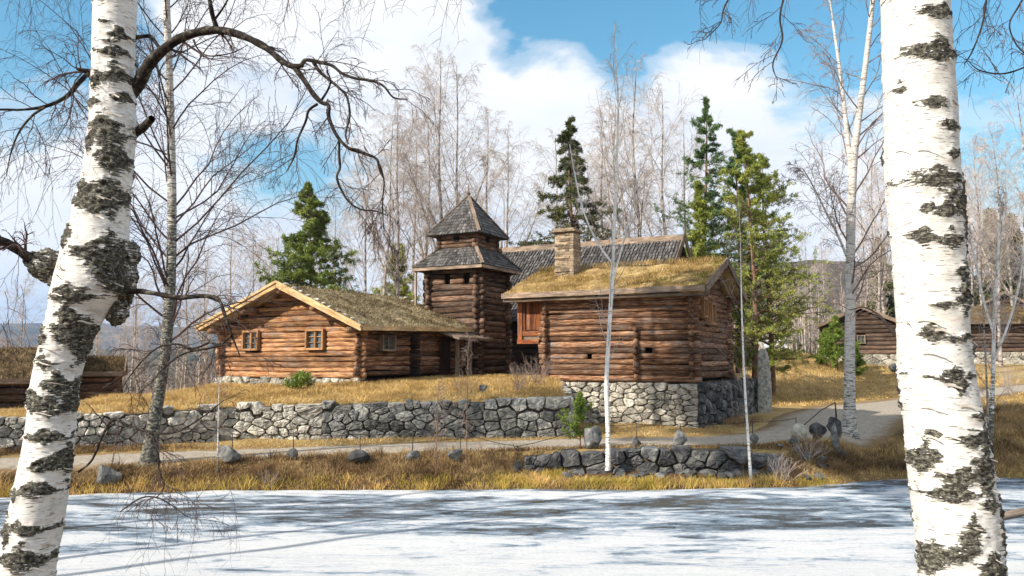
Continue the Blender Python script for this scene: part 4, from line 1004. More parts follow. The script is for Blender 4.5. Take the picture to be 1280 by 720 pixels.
def birch_crown(rng, trunk, tr, H, mb, n1=26, l1=.30, t0=.25, dens=1.0, rmin=.005, a1=42, droop=.35, levels=3, up=0.0, rr=.24):
    l1_ = H * l1
    sh = lambda t: np.clip(1.15 - ((t - t0) / (1 - t0)) ** 1.3, .12, 1) * np.clip(.45 + (t - t0) * 3, 0, 1)
    b1, r1, L1 = sprout(rng, trunk, tr, n1, t0, .985, l1_, a1, k=9, g0=-.14 - up, g1=.16, wander=.12, rr=rr, rmin=rmin * 1.5, shape=sh)
    tubes(mb, b1, r1, 5, rng.random(len(b1)) * .4)
    n2 = max(3, int(9 * dens)); b2, r2, L2 = sprout(rng, b1, r1, n2, .18, .98, L1 * .42, 42, k=6, g0=-.03, g1=droop * .8, wander=.16, rr=.55, rmin=rmin * 1.1)
    tubes(mb, b2, r2, 3, .3 + rng.random(len(b2)) * .4)
    n3 = max(2, int(7 * dens)); b3, r3, L3 = sprout(rng, b2, r2, n3, .15, 1.0, np.maximum(L2 * .55, .25), 38, k=5, g0=.05, g1=droop * 1.5, wander=.14, rr=.6, rmin=rmin * .8)
    tubes(mb, b3, r3, 3, .4 + rng.random(len(b3)) * .6)
    return b1, b2


def birch_variant(seed, H=13, lean=0.0, forks=0, dens=1.0, n1=24, rmin=.0042, r0=.095, a1=40, droop=.35, t0=.25):
    rng = np.random.default_rng(seed); t = np.linspace(0, 1, 14); ph = rng.uniform(0, 6.28, 4)
    x = lean * t * H + .012 * H * np.sin(t * 5 + ph[0]) * t + .006 * H * np.sin(t * 13 + ph[1]) * t; y = .012 * H * np.sin(t * 5 + ph[2]) * t
    tr = np.stack([x, y, t * H], 1)[None]; rr = (r0 * (1 - t) ** .85 + .012 + .03 * np.exp(-t * 30))[None]
    root = bpy.data.objects.new('birch_tree', None); C.objects.link(root); root.empty_display_size = .3
    mt = MB(); mc = MB(); stems, rads = tr, rr
    if forks:
        f, fr_, _ = sprout(rng, tr, rr, forks, .2, .5, H * .62, 19, k=14, g0=-.04, g1=-.02, wander=.03, rr=.72, rmin=.012); stems = np.concatenate([tr, f]); rads = np.concatenate([rr, fr_])
    tubes(mt, stems, rads, 8, .5, np.clip(.55 - np.linspace(0, 1, 14) * 6, 0, 1)[None]); mt.build('trunk', M['bark_far'], root, smooth=True)
    dens *= 1.3; n1 = int(n1 * 1.05)
    birch_crown(rng, tr, rr, H, mc, n1, .42, t0, dens, rmin, a1 + 2, droop + .12)
    if forks: birch_crown(rng, f, fr_, H * .6, mc, max(6, n1 // 2), .28, .2, dens, rmin, a1, droop)
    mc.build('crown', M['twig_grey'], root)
    return root


def place(proto, loc, rz, sc, label, group, used=set(), name='birch_tree', cat='tree'):
    o = proto if id(proto) not in used else copy_tree(proto)
    used.add(id(proto)); o.name = name; o.location = loc; o.rotation_euler = (0, 0, rz); o.scale = (sc, sc, sc) if np.isscalar(sc) else sc
    for k in ('label', 'category', 'group', 'kind'):
        if k in o: del o[k]
    tag_o(o, label, cat, group); return o


def gz(x, y): return float(Hgt(np.array([x]), np.array([y]))[0])


V_ = [birch_variant(101, 13, .03, 1, 1.0, 26), birch_variant(102, 13, -.02, 1, .9, 22), birch_variant(103, 13, -.04, 3, .8, 20, a1=34), birch_variant(104, 13, .05, 1, .9, 30, droop=.5, a1=38),
      birch_variant(105, 13, -.01, 1, 1.0, 24, droop=.45), birch_variant(106, 13, .01, 0, .8, 22, a1=48, t0=.35)]
GB = 'bare birches standing behind the log buildings'
# (px of the base, depth, py of the top, variant, label)
BG = [(455, 42, 205, 0, 'slender bare birch right of the broad green pine, behind the cottage roof'), (478, 46, 150, 1, 'tall grey birch just left of the tower group, behind the cottage ridge'),
      (500, 44, 128, 3, 'drooping birch rising over the right half of the cottage roof'), (525, 50, 140, 2, 'many stemmed birch behind the left side of the tower'),
      (549, 47, 72, 4, 'tallest white stemmed birch rising just left of the tower roof'), (578, 47, 84, 1, 'tall birch leaning right directly over the tower finial'),
      (602, 56, 150, 0, 'thin pale birch right of the tower finial'), (630, 55, 172, 3, 'weeping birch with rounded crown between tower and spruce'),
      (515, 62, 165, 5, 'fine hazy birch far behind the cottage, next to the tower'),
      (695, 58, 175, 2, 'grey birch hidden partly by the spruce'),
      (748, 50, 155, 0, 'pale birch just right of the spruce, behind the hall roof'), (785, 56, 130, 3, 'drooping pale birch behind the thin front birch'),
      (808, 46, 82, 2, 'broad forked birch rising highest over the hall ridge'), (832, 55, 112, 4, 'birch right of the broad forked one above the hall roof'),
      (862, 58, 150, 5, 'hazy birch between the hall gable and the yellowish pine'), (735, 64, 195, 4, 'low pale birch directly behind the chimney side of the hall'),]
rb = random.Random(3)
for px, Y, top, vi, lab in BG:
    p = P(px, 440, Y); g = gz(p.x, Y); sc = (P(px, top, Y).z - g) / 13
    place(V_[vi], (p.x, Y, g), rb.uniform(0, 6.28), sc, lab, GB)
GL = 'bare birches on the slope left of the cottage'
for px, Y, top, vi, lab in ((150, 58, 385, 5, 'small bare birch low behind the dark barn'), (165, 50, 330, 0, 'thin bare birch just right of the near leaning birch burl'), (178, 70, 350, 3, 'faint small birch far left of the second birch trunk'),
                            (232, 55, 300, 4, 'bare birch right beside the second birch trunk'), (250, 46, 330, 1, 'birch close to the left corner of the cottage'), (262, 75, 315, 2, 'hazy birch beyond the left corner of the cottage'),
                            (290, 60, 270, 3, 'weeping birch above the left slope of the cottage roof'), (318, 66, 290, 0, 'hazy birch left of the broad green pine over the cottage roof'), (222, 80, 360, 5, 'tiny far birch between second birch and cottage'),
                            (345, 72, 285, 5, 'faint birch directly behind the left side of the broad green pine'), (120, 62, 360, 1, 'bare birch hidden partly by the near leaning birch'), (30, 64, 350, 0, 'thin bare birch rising over the left barn roof'), (418, 66, 255, 4, 'faint hazy birch right behind the broad green pine crown')):
    p = P(px, 440, Y); g = gz(p.x, Y); place(V_[vi], (p.x, Y, g), rb.uniform(0, 6.28), (P(px, top, Y).z - g) / 13, lab, GL)
GR = 'bare birches by the far barns on the right'
for px, Y, top, vi, lab in ((1012, 62, 285, 5, 'small pale birch in the gap right of the tall pines'), (1032, 72, 300, 1, 'thin pale birch just left of the double stemmed birch'), (985, 68, 320, 0, 'low hazy birch beside the right flank of the pines'),
                            (1098, 66, 215, 2, 'hazy birch over the far storehouse, left of the big right birch'), (1085, 75, 250, 4, 'faint birch just behind the double stemmed birch'), (1110, 84, 190, 3, 'distant reddish birch close to the edge of the big right birch'),
                            (1207, 50, 185, 1, 'birch just right of the big right birch trunk'), (1232, 62, 175, 4, 'tall hazy birch over the long right barn'), (1250, 56, 165, 3, 'drooping reddish birch above the white birch clump'),
                            (1268, 66, 190, 0, 'thin birch between the white clump and the right frame edge'), (1285, 52, 120, 2, 'forked birch at the right frame edge'), (1218, 74, 215, 5, 'small far birch behind the long right barn')):
    p = P(px, 440, Y); g = gz(p.x, Y); place(V_[vi], (p.x, Y, g), rb.uniform(0, 6.28), (P(px, top, Y).z - g) / 13, lab, GR)

# distant bare woodland that reads as one mass
def woodland(name, label, n, pxr, yr, hr, seed, mat='twig_grey', dens=7):
    r = np.random.default_rng(seed); px = r.uniform(*pxr, n); Y = yr[0] + (yr[1] - yr[0]) * r.random(n); x = (px - 640) / FPX * Y
    z = np.where(Y < 125, Hgt(x, Y), -9.5 + 26 * np.exp(-((np.degrees(np.arctan2(x, Y)) - 33) / 5) ** 2) * np.exp(-((np.hypot(x, Y) - 230) / 80) ** 2)) - .2
    h = r.uniform(*hr, n); t = np.linspace(0, 1, 6); tr = np.stack([x[:, None] + h[:, None] * .04 * np.sin(t * 3 + r.uniform(0, 6, n)[:, None]) * t, Y[:, None] + 0 * t, z[:, None] + h[:, None] * t], -1); rr = (h[:, None] * .008) * (1.05 - t)
    mb = MB(); tubes(mb, tr, rr, 4, .9); b, rb_, L = sprout(r, tr, rr, 12, .25, .98, h * .24, 36, k=5, g0=-.12, g1=.1, rr=.5, rmin=.012); tubes(mb, b, rb_, 3, r.random(len(b)))
    b2, r2, _ = sprout(r, b, rb_, dens, .15, 1, L * .45, 35, k=4, g0=0, g1=.3, rr=.6, rmin=.009); tubes(mb, b2, r2, 3, r.random(len(b2)))
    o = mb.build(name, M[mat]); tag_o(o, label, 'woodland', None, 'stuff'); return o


woodland('bare_woodland', 'grey brown bare woodland on the slope left of the cottage', 170, (-120, 520), (75, 210), (6, 12), 61)
woodland('bare_woodland', 'brown bare woodland on the slope behind the far barns at right', 200, (1085, 1420), (88, 260), (10, 18), 62, 'twig')
woodland('bare_woodland', 'grey bare woodland in the gap between tall pines and far storehouse', 90, (900, 1110), (75, 150), (5, 10), 63)
woodland('bare_thicket', 'low bare brush at the edge of the meadow left of the far storehouse', 60, (960, 1062), (58, 66), (1.6, 3.6), 64, 'twig_grey', 8)
woodland('bare_thicket', 'low bare brush on the slope beyond the left stone wall', 70, (110, 275), (38, 60), (1.4, 3.4), 65, 'twig', 8)


def needle_tris(mb, pts, rng, size=.12, per=3, spread=.05, tone=None, updir=.2):
    n = len(pts) * per; c = np.repeat(pts, per, axis=0) + rng.normal(size=(n, 3)) * spread; d = norm(rng.normal(size=(n, 3)) + np.array([0, 0, updir])); s = norm(np.cross(d, rng.normal(size=(n, 3))))
    L = size * rng.uniform(.6, 1.4, n)[:, None]; V = np.stack([c - s * L * .16, c + s * L * .16, c + d * L], 1).reshape(-1, 3)
    tn = np.repeat(rng.random(n) if tone is None else np.repeat(tone, per) * .7 + .3 * rng.random(n), 3); mb.add(V, np.arange(n * 3).reshape(-1, 3), tn)


def spruce(name, label, base, H, W, seed, mat='needles_spruce', t0=.08, nb=150, size=.17, group=None, dens=1.0, droop=.16, upturn=0.0, cat='spruce', bark='pine_bark', per=5, ang=82, tw=1.0):
    r = np.random.default_rng(seed); t = thing(name, label, cat, base, group); k = 12; tt = np.linspace(0, 1, k); bx_, by_, bz_ = base
    tr = np.stack([bx_ + .01 * H * np.sin(tt * 5 + seed), by_ + 0 * tt, bz_ + H * tt], 1)[None]; rr = (H * .013 * tw * (1.03 - tt))[None]
    mb = MB(); tubes(mb, tr, rr, 8, .5)
    if upturn > 0.06: shp = lambda q: np.clip(1.0 - ((q - t0) / (1 - t0)) ** 1.7, .07, 1) * np.clip(.6 + (q - t0) * 2, 0, 1) * (.75 + .35 * np.sin(q * 41 + seed))
    else: shp = lambda q: np.clip(1.0 - ((q - t0) / (1 - t0)) ** 1.15, .05, 1) * np.clip(.6 + (q - t0) * 5, 0, 1)
    b1, r1, L1 = sprout(r, tr, rr, int(nb), t0, .985, W, ang, k=7, g0=.0 - upturn, g1=droop - upturn, wander=.05, rr=.3, rmin=.008, shape=shp)
    b2, r2, L2 = sprout(r, b1, r1, 7, .2, 1.0, L1 * .38, 52, k=4, g0=.03, g1=.2, wander=.07, rr=.5, rmin=.005, flat=.5)
    tubes(mb, b1, r1, 4, .5); tubes(mb, b2, r2, 3, .5); mb.build('trunk', M[bark], t, smooth=True)
    mn = MB(); q, _, _, _ = interp_poly(b2, r.random((len(b2), int(7 * dens)))); tn = np.repeat(r.random(len(b2)), int(7 * dens)); needle_tris(mn, q.reshape(-1, 3), r, size, per, size * .35, tn, -.1)
    q, _, _, _ = interp_poly(b1, .25 + .75 * r.random((len(b1), int(10 * dens)))); needle_tris(mn, q.reshape(-1, 3), r, size, per, size * .35)
    mn.build('foliage', M[mat], t); return t


def pine(name, label, base, H, W, seed, mat='needles_pine', t0=.3, nb=60, size=.2, group=None, shape=None, cat='pine', per=7, clump=.22, n2=6, up=.10, nclump=10, lean=0.0):
    r = np.random.default_rng(seed); t = thing(name, label, cat, base, group); k = 12; tt = np.linspace(0, 1, k); bx_, by_, bz_ = base
    tr = np.stack([bx_ + .015 * H * np.sin(tt * 4 + seed) * tt + lean * H * tt, by_ + 0 * tt, bz_ + H * tt], 1)[None]; rr = (H * .012 * (1.04 - tt))[None]
    mb = MB(); tubes(mb, tr, rr, 8, .5)
    shp = shape or (lambda q: np.clip(1.1 - ((q - t0) / (1 - t0)) ** 1.4, .1, 1))
    b1, r1, L1 = sprout(r, tr, rr, nb, t0, .99, W, 68, k=6, g0=0, g1=-up, wander=.09, rr=.35, rmin=.01, shape=shp)
    b2, r2, L2 = sprout(r, b1, r1, n2, .35, 1.0, L1 * .35, 42, k=4, g0=-.05, g1=-up * 2, wander=.08, rr=.5, rmin=.006)
    tubes(mb, b1, r1, 4, .5); tubes(mb, b2, r2, 3, .5); mb.build('trunk', M['pine_bark'], t, smooth=True)
    mn = MB(); q, _, _, _ = interp_poly(b2, 1 - .55 * r.random((len(b2), nclump)) ** 1.5); tn = np.repeat(r.random(len(b2)), nclump); needle_tris(mn, q.reshape(-1, 3), r, size * .8, per, clump * .42, tn, .5)
    mn.build('foliage', M[mat], t); return t


def gbase(px, Y, dz=0):
    p = P(px, 440, Y); return (p.x, Y, gz(p.x, Y) + dz)


b0 = gbase(384, 38); spruce('pine_tree', 'broad dense green pine rising behind the low cottage roof', b0, P(384, 228, 38).z - b0[2], 3.1, 301, mat='needles_green', t0=.22, nb=120, dens=1.5, size=.14, droop=.0, upturn=.03, ang=80, cat='pine', per=6)
b0 = gbase(716, 47); spruce('spruce_tree', 'dark pointed spruce behind the chimney of the raised log house', b0, P(716, 145, 47).z - b0[2], 4.4, 302, nb=110, size=.15, t0=.18, dens=1.7, droop=.14, ang=96)
b0 = gbase(498, 52); pine('pine_tree', 'small olive green pine low beside the tower, left of it', b0, P(498, 305, 52).z - b0[2], 1.8, 303, mat='needles_pine', t0=.2, nb=50, size=.24)
col = lambda q: np.clip(1.1 - ((q - .25) / .75) ** 3, .25, 1)
for px, Y, top, W, sd_, mt, lab, sh in ((886, 42, 118, 1.5, 311, 'needles_bluish', 'tallest thin blue green pine with sparse top, first of the pine group', None),
                                       (876, 40, 222, 1.15, 312, 'needles_pine', 'bushy yellow green pine beside the hall gable', col), (925, 44, 158, 1.6, 313, 'needles_bluish', 'blue green pine in the middle of the group right of the turf roof', None),
                                       (942, 40, 160, 1.7, 314, 'needles_pine', 'olive green pine just right of the turf roof gable', None), (962, 43, 190, 1.9, 315, 'needles_pine', 'rightmost broad yellow green pine of the group behind the standing slab', None)):
    b0 = gbase(px, Y); spruce('pine_tree', lab, b0, P(px, top, Y).z - b0[2], W * (1.9 if sh else 2.5), sd_, mat=mt, t0=.08 if sh else .1, nb=130 if sh else 112, size=.125, droop=.0, upturn=.061, ang=84, cat='pine', per=6 if sh else 5, dens=1.4, group='tall pines right of the turf roofed house')
for px, Y, top, W, sd_, lab in ((1046, 53, 395, 1.3, 321, 'bright green young conifer left of the far storehouse'), (1068, 52, 428, .7, 322, 'small bright green conifer against the far storehouse wall'), (1033, 55, 412, .9, 323, 'leftmost small green conifer by the far storehouse')):
    b0 = gbase(px, Y); spruce('young_conifer', lab, b0, P(px, top, Y).z - b0[2], W * 1.3, sd_, mat='needles_bright', t0=.05, nb=46, size=.14, droop=0, upturn=.05, ang=72, per=4, group='young conifers by the far storehouse', cat='conifer')
for i_, (px, Y, top, lab) in enumerate(((1245, 92, 262, 'brown green conifer high on the right slope'), (1272, 96, 268, 'brown green conifer at the right edge above the hut'), (1200, 98, 275, 'brown green conifer just right of the big birch trunk'), (1105, 104, 300, 'dark conifer far behind the far storehouse'))):
    p = P(px, 440, Y); b0 = (p.x, Y, gz(p.x, Y) - .3); spruce('spruce_tree', lab, b0, P(px, top, Y).z - b0[2], 3.4, 330 + i_, nb=80, size=.5, per=3, group='conifers on the right slope')
b0 = P(725, 562, 20.6); spruce('young_pine', 'small fresh green pine sapling in front of the end of the stone wall', (b0.x, 20.6, gz(b0.x, 20.6)), 1.38, .62, 341, mat='needles_bright', t0=.12, nb=26, size=.06, droop=-.05, upturn=.08, cat='young pine', per=4, ang=66)
b0 = P(377, 485, 25.9); pine('green_bush', 'small round green bush on the lawn before the cottage gable', (b0.x, 25.9, gz(b0.x, 25.9)), .5, .5, 342, mat='needles_bright', t0=.02, nb=40, size=.11, n2=4, up=.2, cat='bush', clump=.10, nclump=4, per=4)
# tall conifers on the near bank, out of frame to the left, whose shade falls over the pond
for i_, (x, y, H, t0_) in enumerate(((-13.6, 10.4, 25, .60), (-10.9, 9.3, 24, .60), (-11.4, 7.6, 27, .54))):
    spruce('pine_tree', 'long stemmed pine on the near bank out of view at left, %s in its row' % ('first', 'second', 'third', 'fourth', 'fifth', 'sixth')[i_], (x, y, gz(x, y)), H, 5.6, 360 + i_, nb=150, size=.45, t0=t0_, per=6, tw=.28, droop=0.0, upturn=.03, ang=80, cat='pine', group='pines out of frame on the near bank')


# ---- mid distance birches with traced trunks
def traced_birch(label, tr_px, w_px, Y, seed, name='birch_tree', n1=24, l1=.25, t0=.2, dens=1.0, forks=(), group=None, a1=42, rmin=.004, droop=.35, rough=.2, crown='twig', H=None, up=0.0, buildmat='bark_mid'):
    """tr_px: (px,py) bottom->top; the trunk leans within its own depth plane"""
    r = np.random.default_rng(seed); base = P(tr_px[0][0], tr_px[0][1], Y); t = thing(name, label, 'birch', base, group); mt = MB(); mc = MB()
    def stem(pp, ww, Y0, k=26, dy=0.0):
        q = np.array([tuple(P(a[0], a[1], Y0 + dy * i / max(1, len(pp) - 1))) for i, a in enumerate(pp)]); q = smooth_path(q, k); wv = np.interp(np.linspace(0, 1, k), np.linspace(0, 1, len(ww)), ww)
        return q[None], (wv * Y0 / FPX / 2)[None]
    q, w_ = stem(tr_px, w_px, Y); Hh = H or (q[0, -1, 2] - q[0, 0, 2]); kk = np.linspace(0, 1, 26)
    w_[0] *= (.74 if w_px[0] > 14 else .6) * (1 + (.5 if w_px[0] > 14 else .15) * np.exp(-kk * 35)); tubes(mt, q, w_, 14, .5, (np.clip(.95 * rough * 3 - kk * 1.2, .0, .85) + .14)[None])
    birch_crown(r, q, w_, Hh, mc, n1, l1, t0, dens, rmin, a1, droop, up=up)
    for pp, ww, dy in forks:
        f, fw = stem(pp, ww, Y, dy=dy); fw = fw * .75; tubes(mt, f, fw, 9, .5, .05); birch_crown(r, f, fw, Hh * .6, mc, max(6, int(n1 * .6)), l1 * .9, .15, dens, rmin, a1, droop, up=up)
    mt.build('trunk', M[buildmat], t, smooth=True); mc.build('crown', M[crown], t); return t


traced_birch('tall birch with dark rough foot standing on the bank, behind the near leaning birch', [(186, 590), (190, 545), (197, 500), (205, 450), (211, 390), (214, 330), (215, 260), (214, 190), (212, 110), (209, 30), (207, -60), (206, -150), (205, -240)],
             [30, 22, 20, 19, 18, 16, 15, 14, 13, 12, 10, 7, 3], 18.9, 401, n1=52, l1=.34, t0=.25, dens=1.45, a1=50, rmin=.0035, droop=.40, rough=.33, crown='twig_dark')
traced_birch('thin white birch standing before the raised log house', [(760, 588), (760, 540), (758, 480), (761, 420), (765, 350), (768, 280), (771, 200), (773, 130), (770, 80), (768, 30)], [11, 9.5, 9, 8.5, 8, 7, 5.5, 4, 3, 1.5], 19.6, 402, n1=26, l1=.17, t0=.25, dens=.55, a1=32, rmin=.0025, rough=.1,
             forks=[([(766, 330), (745, 300), (728, 260), (718, 215), (712, 180)], [4, 3, 2.5, 2, 1], .4), ([(766, 350), (780, 300), (792, 250), (800, 210)], [3.5, 3, 2, 1], -.3)], crown='twig_grey', up=.05, buildmat='bark_white')
traced_birch('very thin young birch in front of the dark foundation corner', [(939, 606), (936, 560), (932, 500), (929, 440), (927, 380), (926, 330), (925, 290), (923, 250)], [7, 5.5, 5, 4, 3, 1.8, 1, .4], 18.9, 403, n1=20, l1=.22, t0=.2, dens=.6, a1=42, rmin=.003, rough=.1, buildmat='bark_white')
traced_birch('double stemmed birch on the shaded bank, left of the big right birch', [(1062, 548), (1062, 500), (1062, 440), (1063, 380), (1063, 320), (1064, 260), (1067, 200), (1073, 150), (1082, 80), (1090, 10), (1095, -60), (1098, -120)], [22, 18, 17, 16, 15, 15, 13, 11, 9, 8, 6, 3], 25.0, 404, n1=30, l1=.24, t0=.25, dens=.9, a1=46, rmin=.0045, droop=.34, rough=.12,
             forks=[([(1065, 225), (1058, 160), (1050, 90), (1040, 20), (1030, -40)], [9, 8, 6, 4, 2], 1.0), ([(1062, 330), (1050, 300), (1035, 270), (1015, 230), (1003, 210)], [5, 4, 3.5, 2.5, 1], -1.5)])
traced_birch('slim white birch in the clump right of the big right birch', [(1238, 582), (1239, 540), (1241, 480), (1243, 400), (1247, 330), (1250, 280), (1256, 240)], [12, 9, 8, 7, 5.5, 4, 2], 21.5, 405, n1=20, l1=.28, t0=.2, dens=.8, a1=34, rmin=.004, rough=.25, group='thin birch clump right of the big birch',
             forks=[([(1243, 420), (1228, 370), (1218, 320), (1212, 290)], [4.5, 4, 3, 1.5], .2), ([(1243, 450), (1262, 400), (1275, 350), (1280, 300)], [4, 3.5, 3, 1.5], 0)], crown='twig_grey', buildmat='bark_white')
traced_birch('leaning thin stem nearest the big right birch in the clump', [(1222, 545), (1217, 480), (1208, 400), (1198, 330)], [4.5, 3.5, 3, 1.5], 22, 406, n1=10, l1=.2, dens=.5, rmin=.003, group='thin birch clump right of the big birch', crown='twig_grey', buildmat='bark_far')
traced_birch('thin upright stem in the middle of the clump', [(1236, 545), (1233, 470), (1229, 390), (1226, 320)], [4, 3.5, 3, 1.2], 22.4, 407, n1=10, l1=.2, dens=.5, rmin=.003, group='thin birch clump right of the big birch', crown='twig_grey', buildmat='bark_far')
for px, py0, py1, Y, lab, sd_ in ((272, 590, 455, 18.6, 'thin pale sapling on the bank beside the round boulder', 411), (583, 590, 420, 18.9, 'thin brown sapling on the bank below the tower', 412), (545, 598, 480, 18.6, 'very thin bare sapling at the pond edge left of middle', 413), (805, 420, 370, 25.8, 'tiny bare sapling tip against the log house front', 414)):
    if sd_ == 414: continue
    traced_birch(lab, [(px, py0), (px + 1, (py0 + py1) / 2), (px + 3, py1)], [3.4, 2.6, 1.0] if sd_ == 411 else [2.6, 1.9, .7], Y, sd_, name='sapling', n1=14, l1=.28, t0=.2, dens=.45, rmin=.0025, a1=34, up=.1, crown='twig', buildmat='bark_mid' if sd_ == 411 else 'pine_bark')


def shrub(label, base, h, n, seed, mat='twig', spread=.5, name='bare_shrub', r0=.006):
    r = np.random.default_rng(seed); t = thing(name, label, 'shrub', base); b = np.array(base); k = 6
    st = np.zeros((n, k, 3)); d = norm(r.normal(size=(n, 3)) * spread * np.array([1, 1, .15]) + np.array([0, 0, 1])); p = b + r.normal(size=(n, 3)) * np.array([.1, .1, 0])
    for j in range(k): st[:, j] = p; d = norm(d + r.normal(size=d.shape) * .1); p = p + d * (h * r.uniform(.6, 1.1, n) / (k - 1))[:, None]
    rr = np.broadcast_to(np.linspace(r0, r0 * .4, k), (n, k)); mb = MB(); tubes(mb, st, rr, 4, r.random(n)); b2, r2, _ = sprout(r, st, rr, 6, .25, 1, h * .3, 35, k=4, g0=-.1, g1=0, rr=.6, rmin=r0 * .35); tubes(mb, b2, r2, 3, r.random(len(b2)))
    mb.build('stems', M[mat], t); return t


for px, py, Y, h, n, lab in ((648, 497, 25.2, 1.0, 26, 'pale bare shrub on the lawn below the tower and hall gap'), (672, 490, 26.5, 1.2, 30, 'larger bare shrub close to the left corner of the stone base'), (582, 500, 24.4, .8, 8, 'sparse bare shrub above the middle of the stone wall'),
                             (925, 505, 31, 1.5, 22, 'bare shrub by the dark foundation, left of the standing slab'), (978, 606, 19.0, .7, 22, 'tangled bare shrub at the pond edge below the pale boulder'), (1010, 590, 19.8, .7, 18, 'bare shrub on the steep bank under the dark boulders'),
                             (338, 600, 18.3, .45, 16, 'low bare shrub on the bank below the path, left of the black block'), (1260, 470, 40, 1.6, 40, 'tangled bare shrub by the road before the long right barn'), (60, 600, 17.6, .5, 18, 'low bare shrub on the bank at the left edge')):
    p = P(px, py, Y); shrub(lab, (p.x, Y, gz(p.x, Y)), h, n, int(px), 'twig' if px < 900 else 'twig_grey')

# ------------------------------------------------------------------ boulders and standing stones
def stone_thing(name, label, px, pybot, Y, wpx, hpx, seed, mat='stone', dep=.7, group=None, tone=None, facets=7, sink=.12, rot=0.0):
    if mat == 'stone': mat = 'stone_mid'
    facets += 5; sink -= .02
    p = P(px, pybot, Y); z = gz(p.x, Y); w_, h_ = wpx * Y / FPX / 2 * .92, hpx * Y / FPX / 2 * .92; mb = MB(); r = np.random.default_rng(seed)
    rock(mb, (p.x, Y, z + h_ * (1 - sink)), (w_ * 1.12, w_ * dep, h_ * 1.12), seed, r, tone, rot, facets, sub=4); o = mb.build(name, M[mat]); return tag_o(o, label, 'stone', group)


GS = 'stones set along the pond side of the path'
stone_thing('boulder', 'dark green grey boulder left of the second birch foot', 133, 590, 18.0, 34, 30, 501, 'stone', group=GS, tone=.25)
stone_thing('boulder', 'round grey boulder right of the second birch foot', 285, 582, 19.0, 30, 26, 502, 'stone', group=GS, tone=.35)
stone_thing('edge_stone', 'small flat topped edge stone, first right of the round boulder', 365, 574, 19.2, 14, 18, 503, 'stone_dark', group=GS, facets=4)
stone_thing('edge_stone', 'black square block on the bank left of the middle saplings', 449, 576, 19.1, 28, 20, 504, 'stone_dark', group=GS, tone=.05, facets=4)
stone_thing('edge_stone', 'small grey edge stone, next right of the black block', 515, 572, 19.3, 17, 16, 505, 'stone_dark', group=GS, tone=.7, facets=5)
stone_thing('edge_stone', 'brown grey rounded edge stone just left of the brown sapling', 570, 573, 19.3, 22, 19, 506, 'stone', group=GS, tone=.15)
stone_thing('edge_stone', 'narrow upright dark edge stone below the end of the long wall', 647, 573, 19.4, 11, 20, 507, 'stone_dark', group=GS, dep=1)
stone_thing('boulder', 'large slanting grey boulder between the green sapling and thin white birch', 742, 568, 20.3, 27, 34, 508, 'stone_dark', group=GS, tone=.9)
stone_thing('edge_stone', 'small dark upright stone right of the thin white birch', 795, 562, 20.5, 13, 18, 509, 'stone_dark', group=GS, dep=1, tone=.4)
stone_thing('edge_stone', 'pointed pale grey upright stone on the low dark wall', 850, 560, 20.5, 17, 26, 510, 'stone', group=GS, tone=.45, dep=.8)
stone_thing('edge_stone', 'small pale stone at the foot of the very thin young birch', 943, 556, 21.5, 13, 17, 511, 'stone', group=GS, tone=.4)
stone_thing('boulder', 'pale rounded boulder at the bend of the path near the iron rail', 998, 548, 21.6, 24, 24, 512, 'stone_pale', group=GS, tone=.5)
stone_thing('boulder', 'dark boulder just right of the pale one, under the iron rail', 1022, 540, 22.2, 24, 24, 513, 'stone_dark', group=GS, tone=.2)
stone_thing('boulder', 'dark boulder touching the foot of the double stemmed birch', 1044, 545, 22.8, 20, 30, 514, 'stone_dark', group=GS, tone=.25)
stone_thing('boulder', 'small reddish brown rock on the bank edge below the pale boulder', 993, 560, 20.6, 15, 10, 515, 'stone', tone=.05)
stone_thing('boulder', 'tall pale rock in the steep bank below the double stemmed birch', 1046, 585, 20.6, 12, 38, 516, 'stone', tone=.4, dep=1)
stone_thing('boulder', 'grey rock in the steep bank left of the bare shrubs', 968, 600, 19.6, 24, 26, 517, 'stone_dark', tone=.8)
stone_thing('boulder', 'small dark rock lying on the lawn before the tower', 604, 496, 24.9, 13, 11, 518, 'stone_dark', tone=.4)
stone_thing('boulder', 'small brown rock lying on top of the long stone wall', 546, 501, 23.5, 14, 9, 519, 'stone', tone=.02)
stone_thing('boulder', 'dark rock beside the far storehouse base', 1117, 462, 53, 14, 12, 520, 'stone_dark')
# tall standing slab
p = P(955, 517, 34.0); mb = MB(); z0_ = gz(p.x, 34.0); rr_ = np.random.default_rng(9); nz_ = 22; ring = []
for j in range(nz_ + 1):
    t = j / nz_; hw = .26 + .04 * math.sin(t * 5) - (.20 * max(0, t - .8) * 5 * .75); sh = .05 * math.sin(t * 3); zz = z0_ - .2 + t * 3.15
    ring.append([(p.x + sh + a_ * hw + rr_.uniform(-.015, .015) - (.10 if a_ > 0 else 0) * max(0, t - .85) * 6, 34 + b_ * .14 + rr_.uniform(-.015, .015), zz) for a_, b_ in ((-1, -.7), (-.5, -1), (.2, -1.1), (.8, -.9), (1, -.2), (1, .7), (.3, 1), (-.7, 1), (-1.05, .3))])
V = np.array(ring).reshape(-1, 3); F = []
for j in range(nz_):
    for i in range(9): F.append((j * 9 + i, j * 9 + (i + 1) % 9, (j + 1) * 9 + (i + 1) % 9, (j + 1) * 9 + i))
F.append(tuple(nz_ * 9 + i for i in range(9))); mb.add(V, F, .3); tag_o(mb.build('standing_slab', M['stone']), 'tall narrow upright stone slab beside the road, right of the raised log house', 'standing stone')
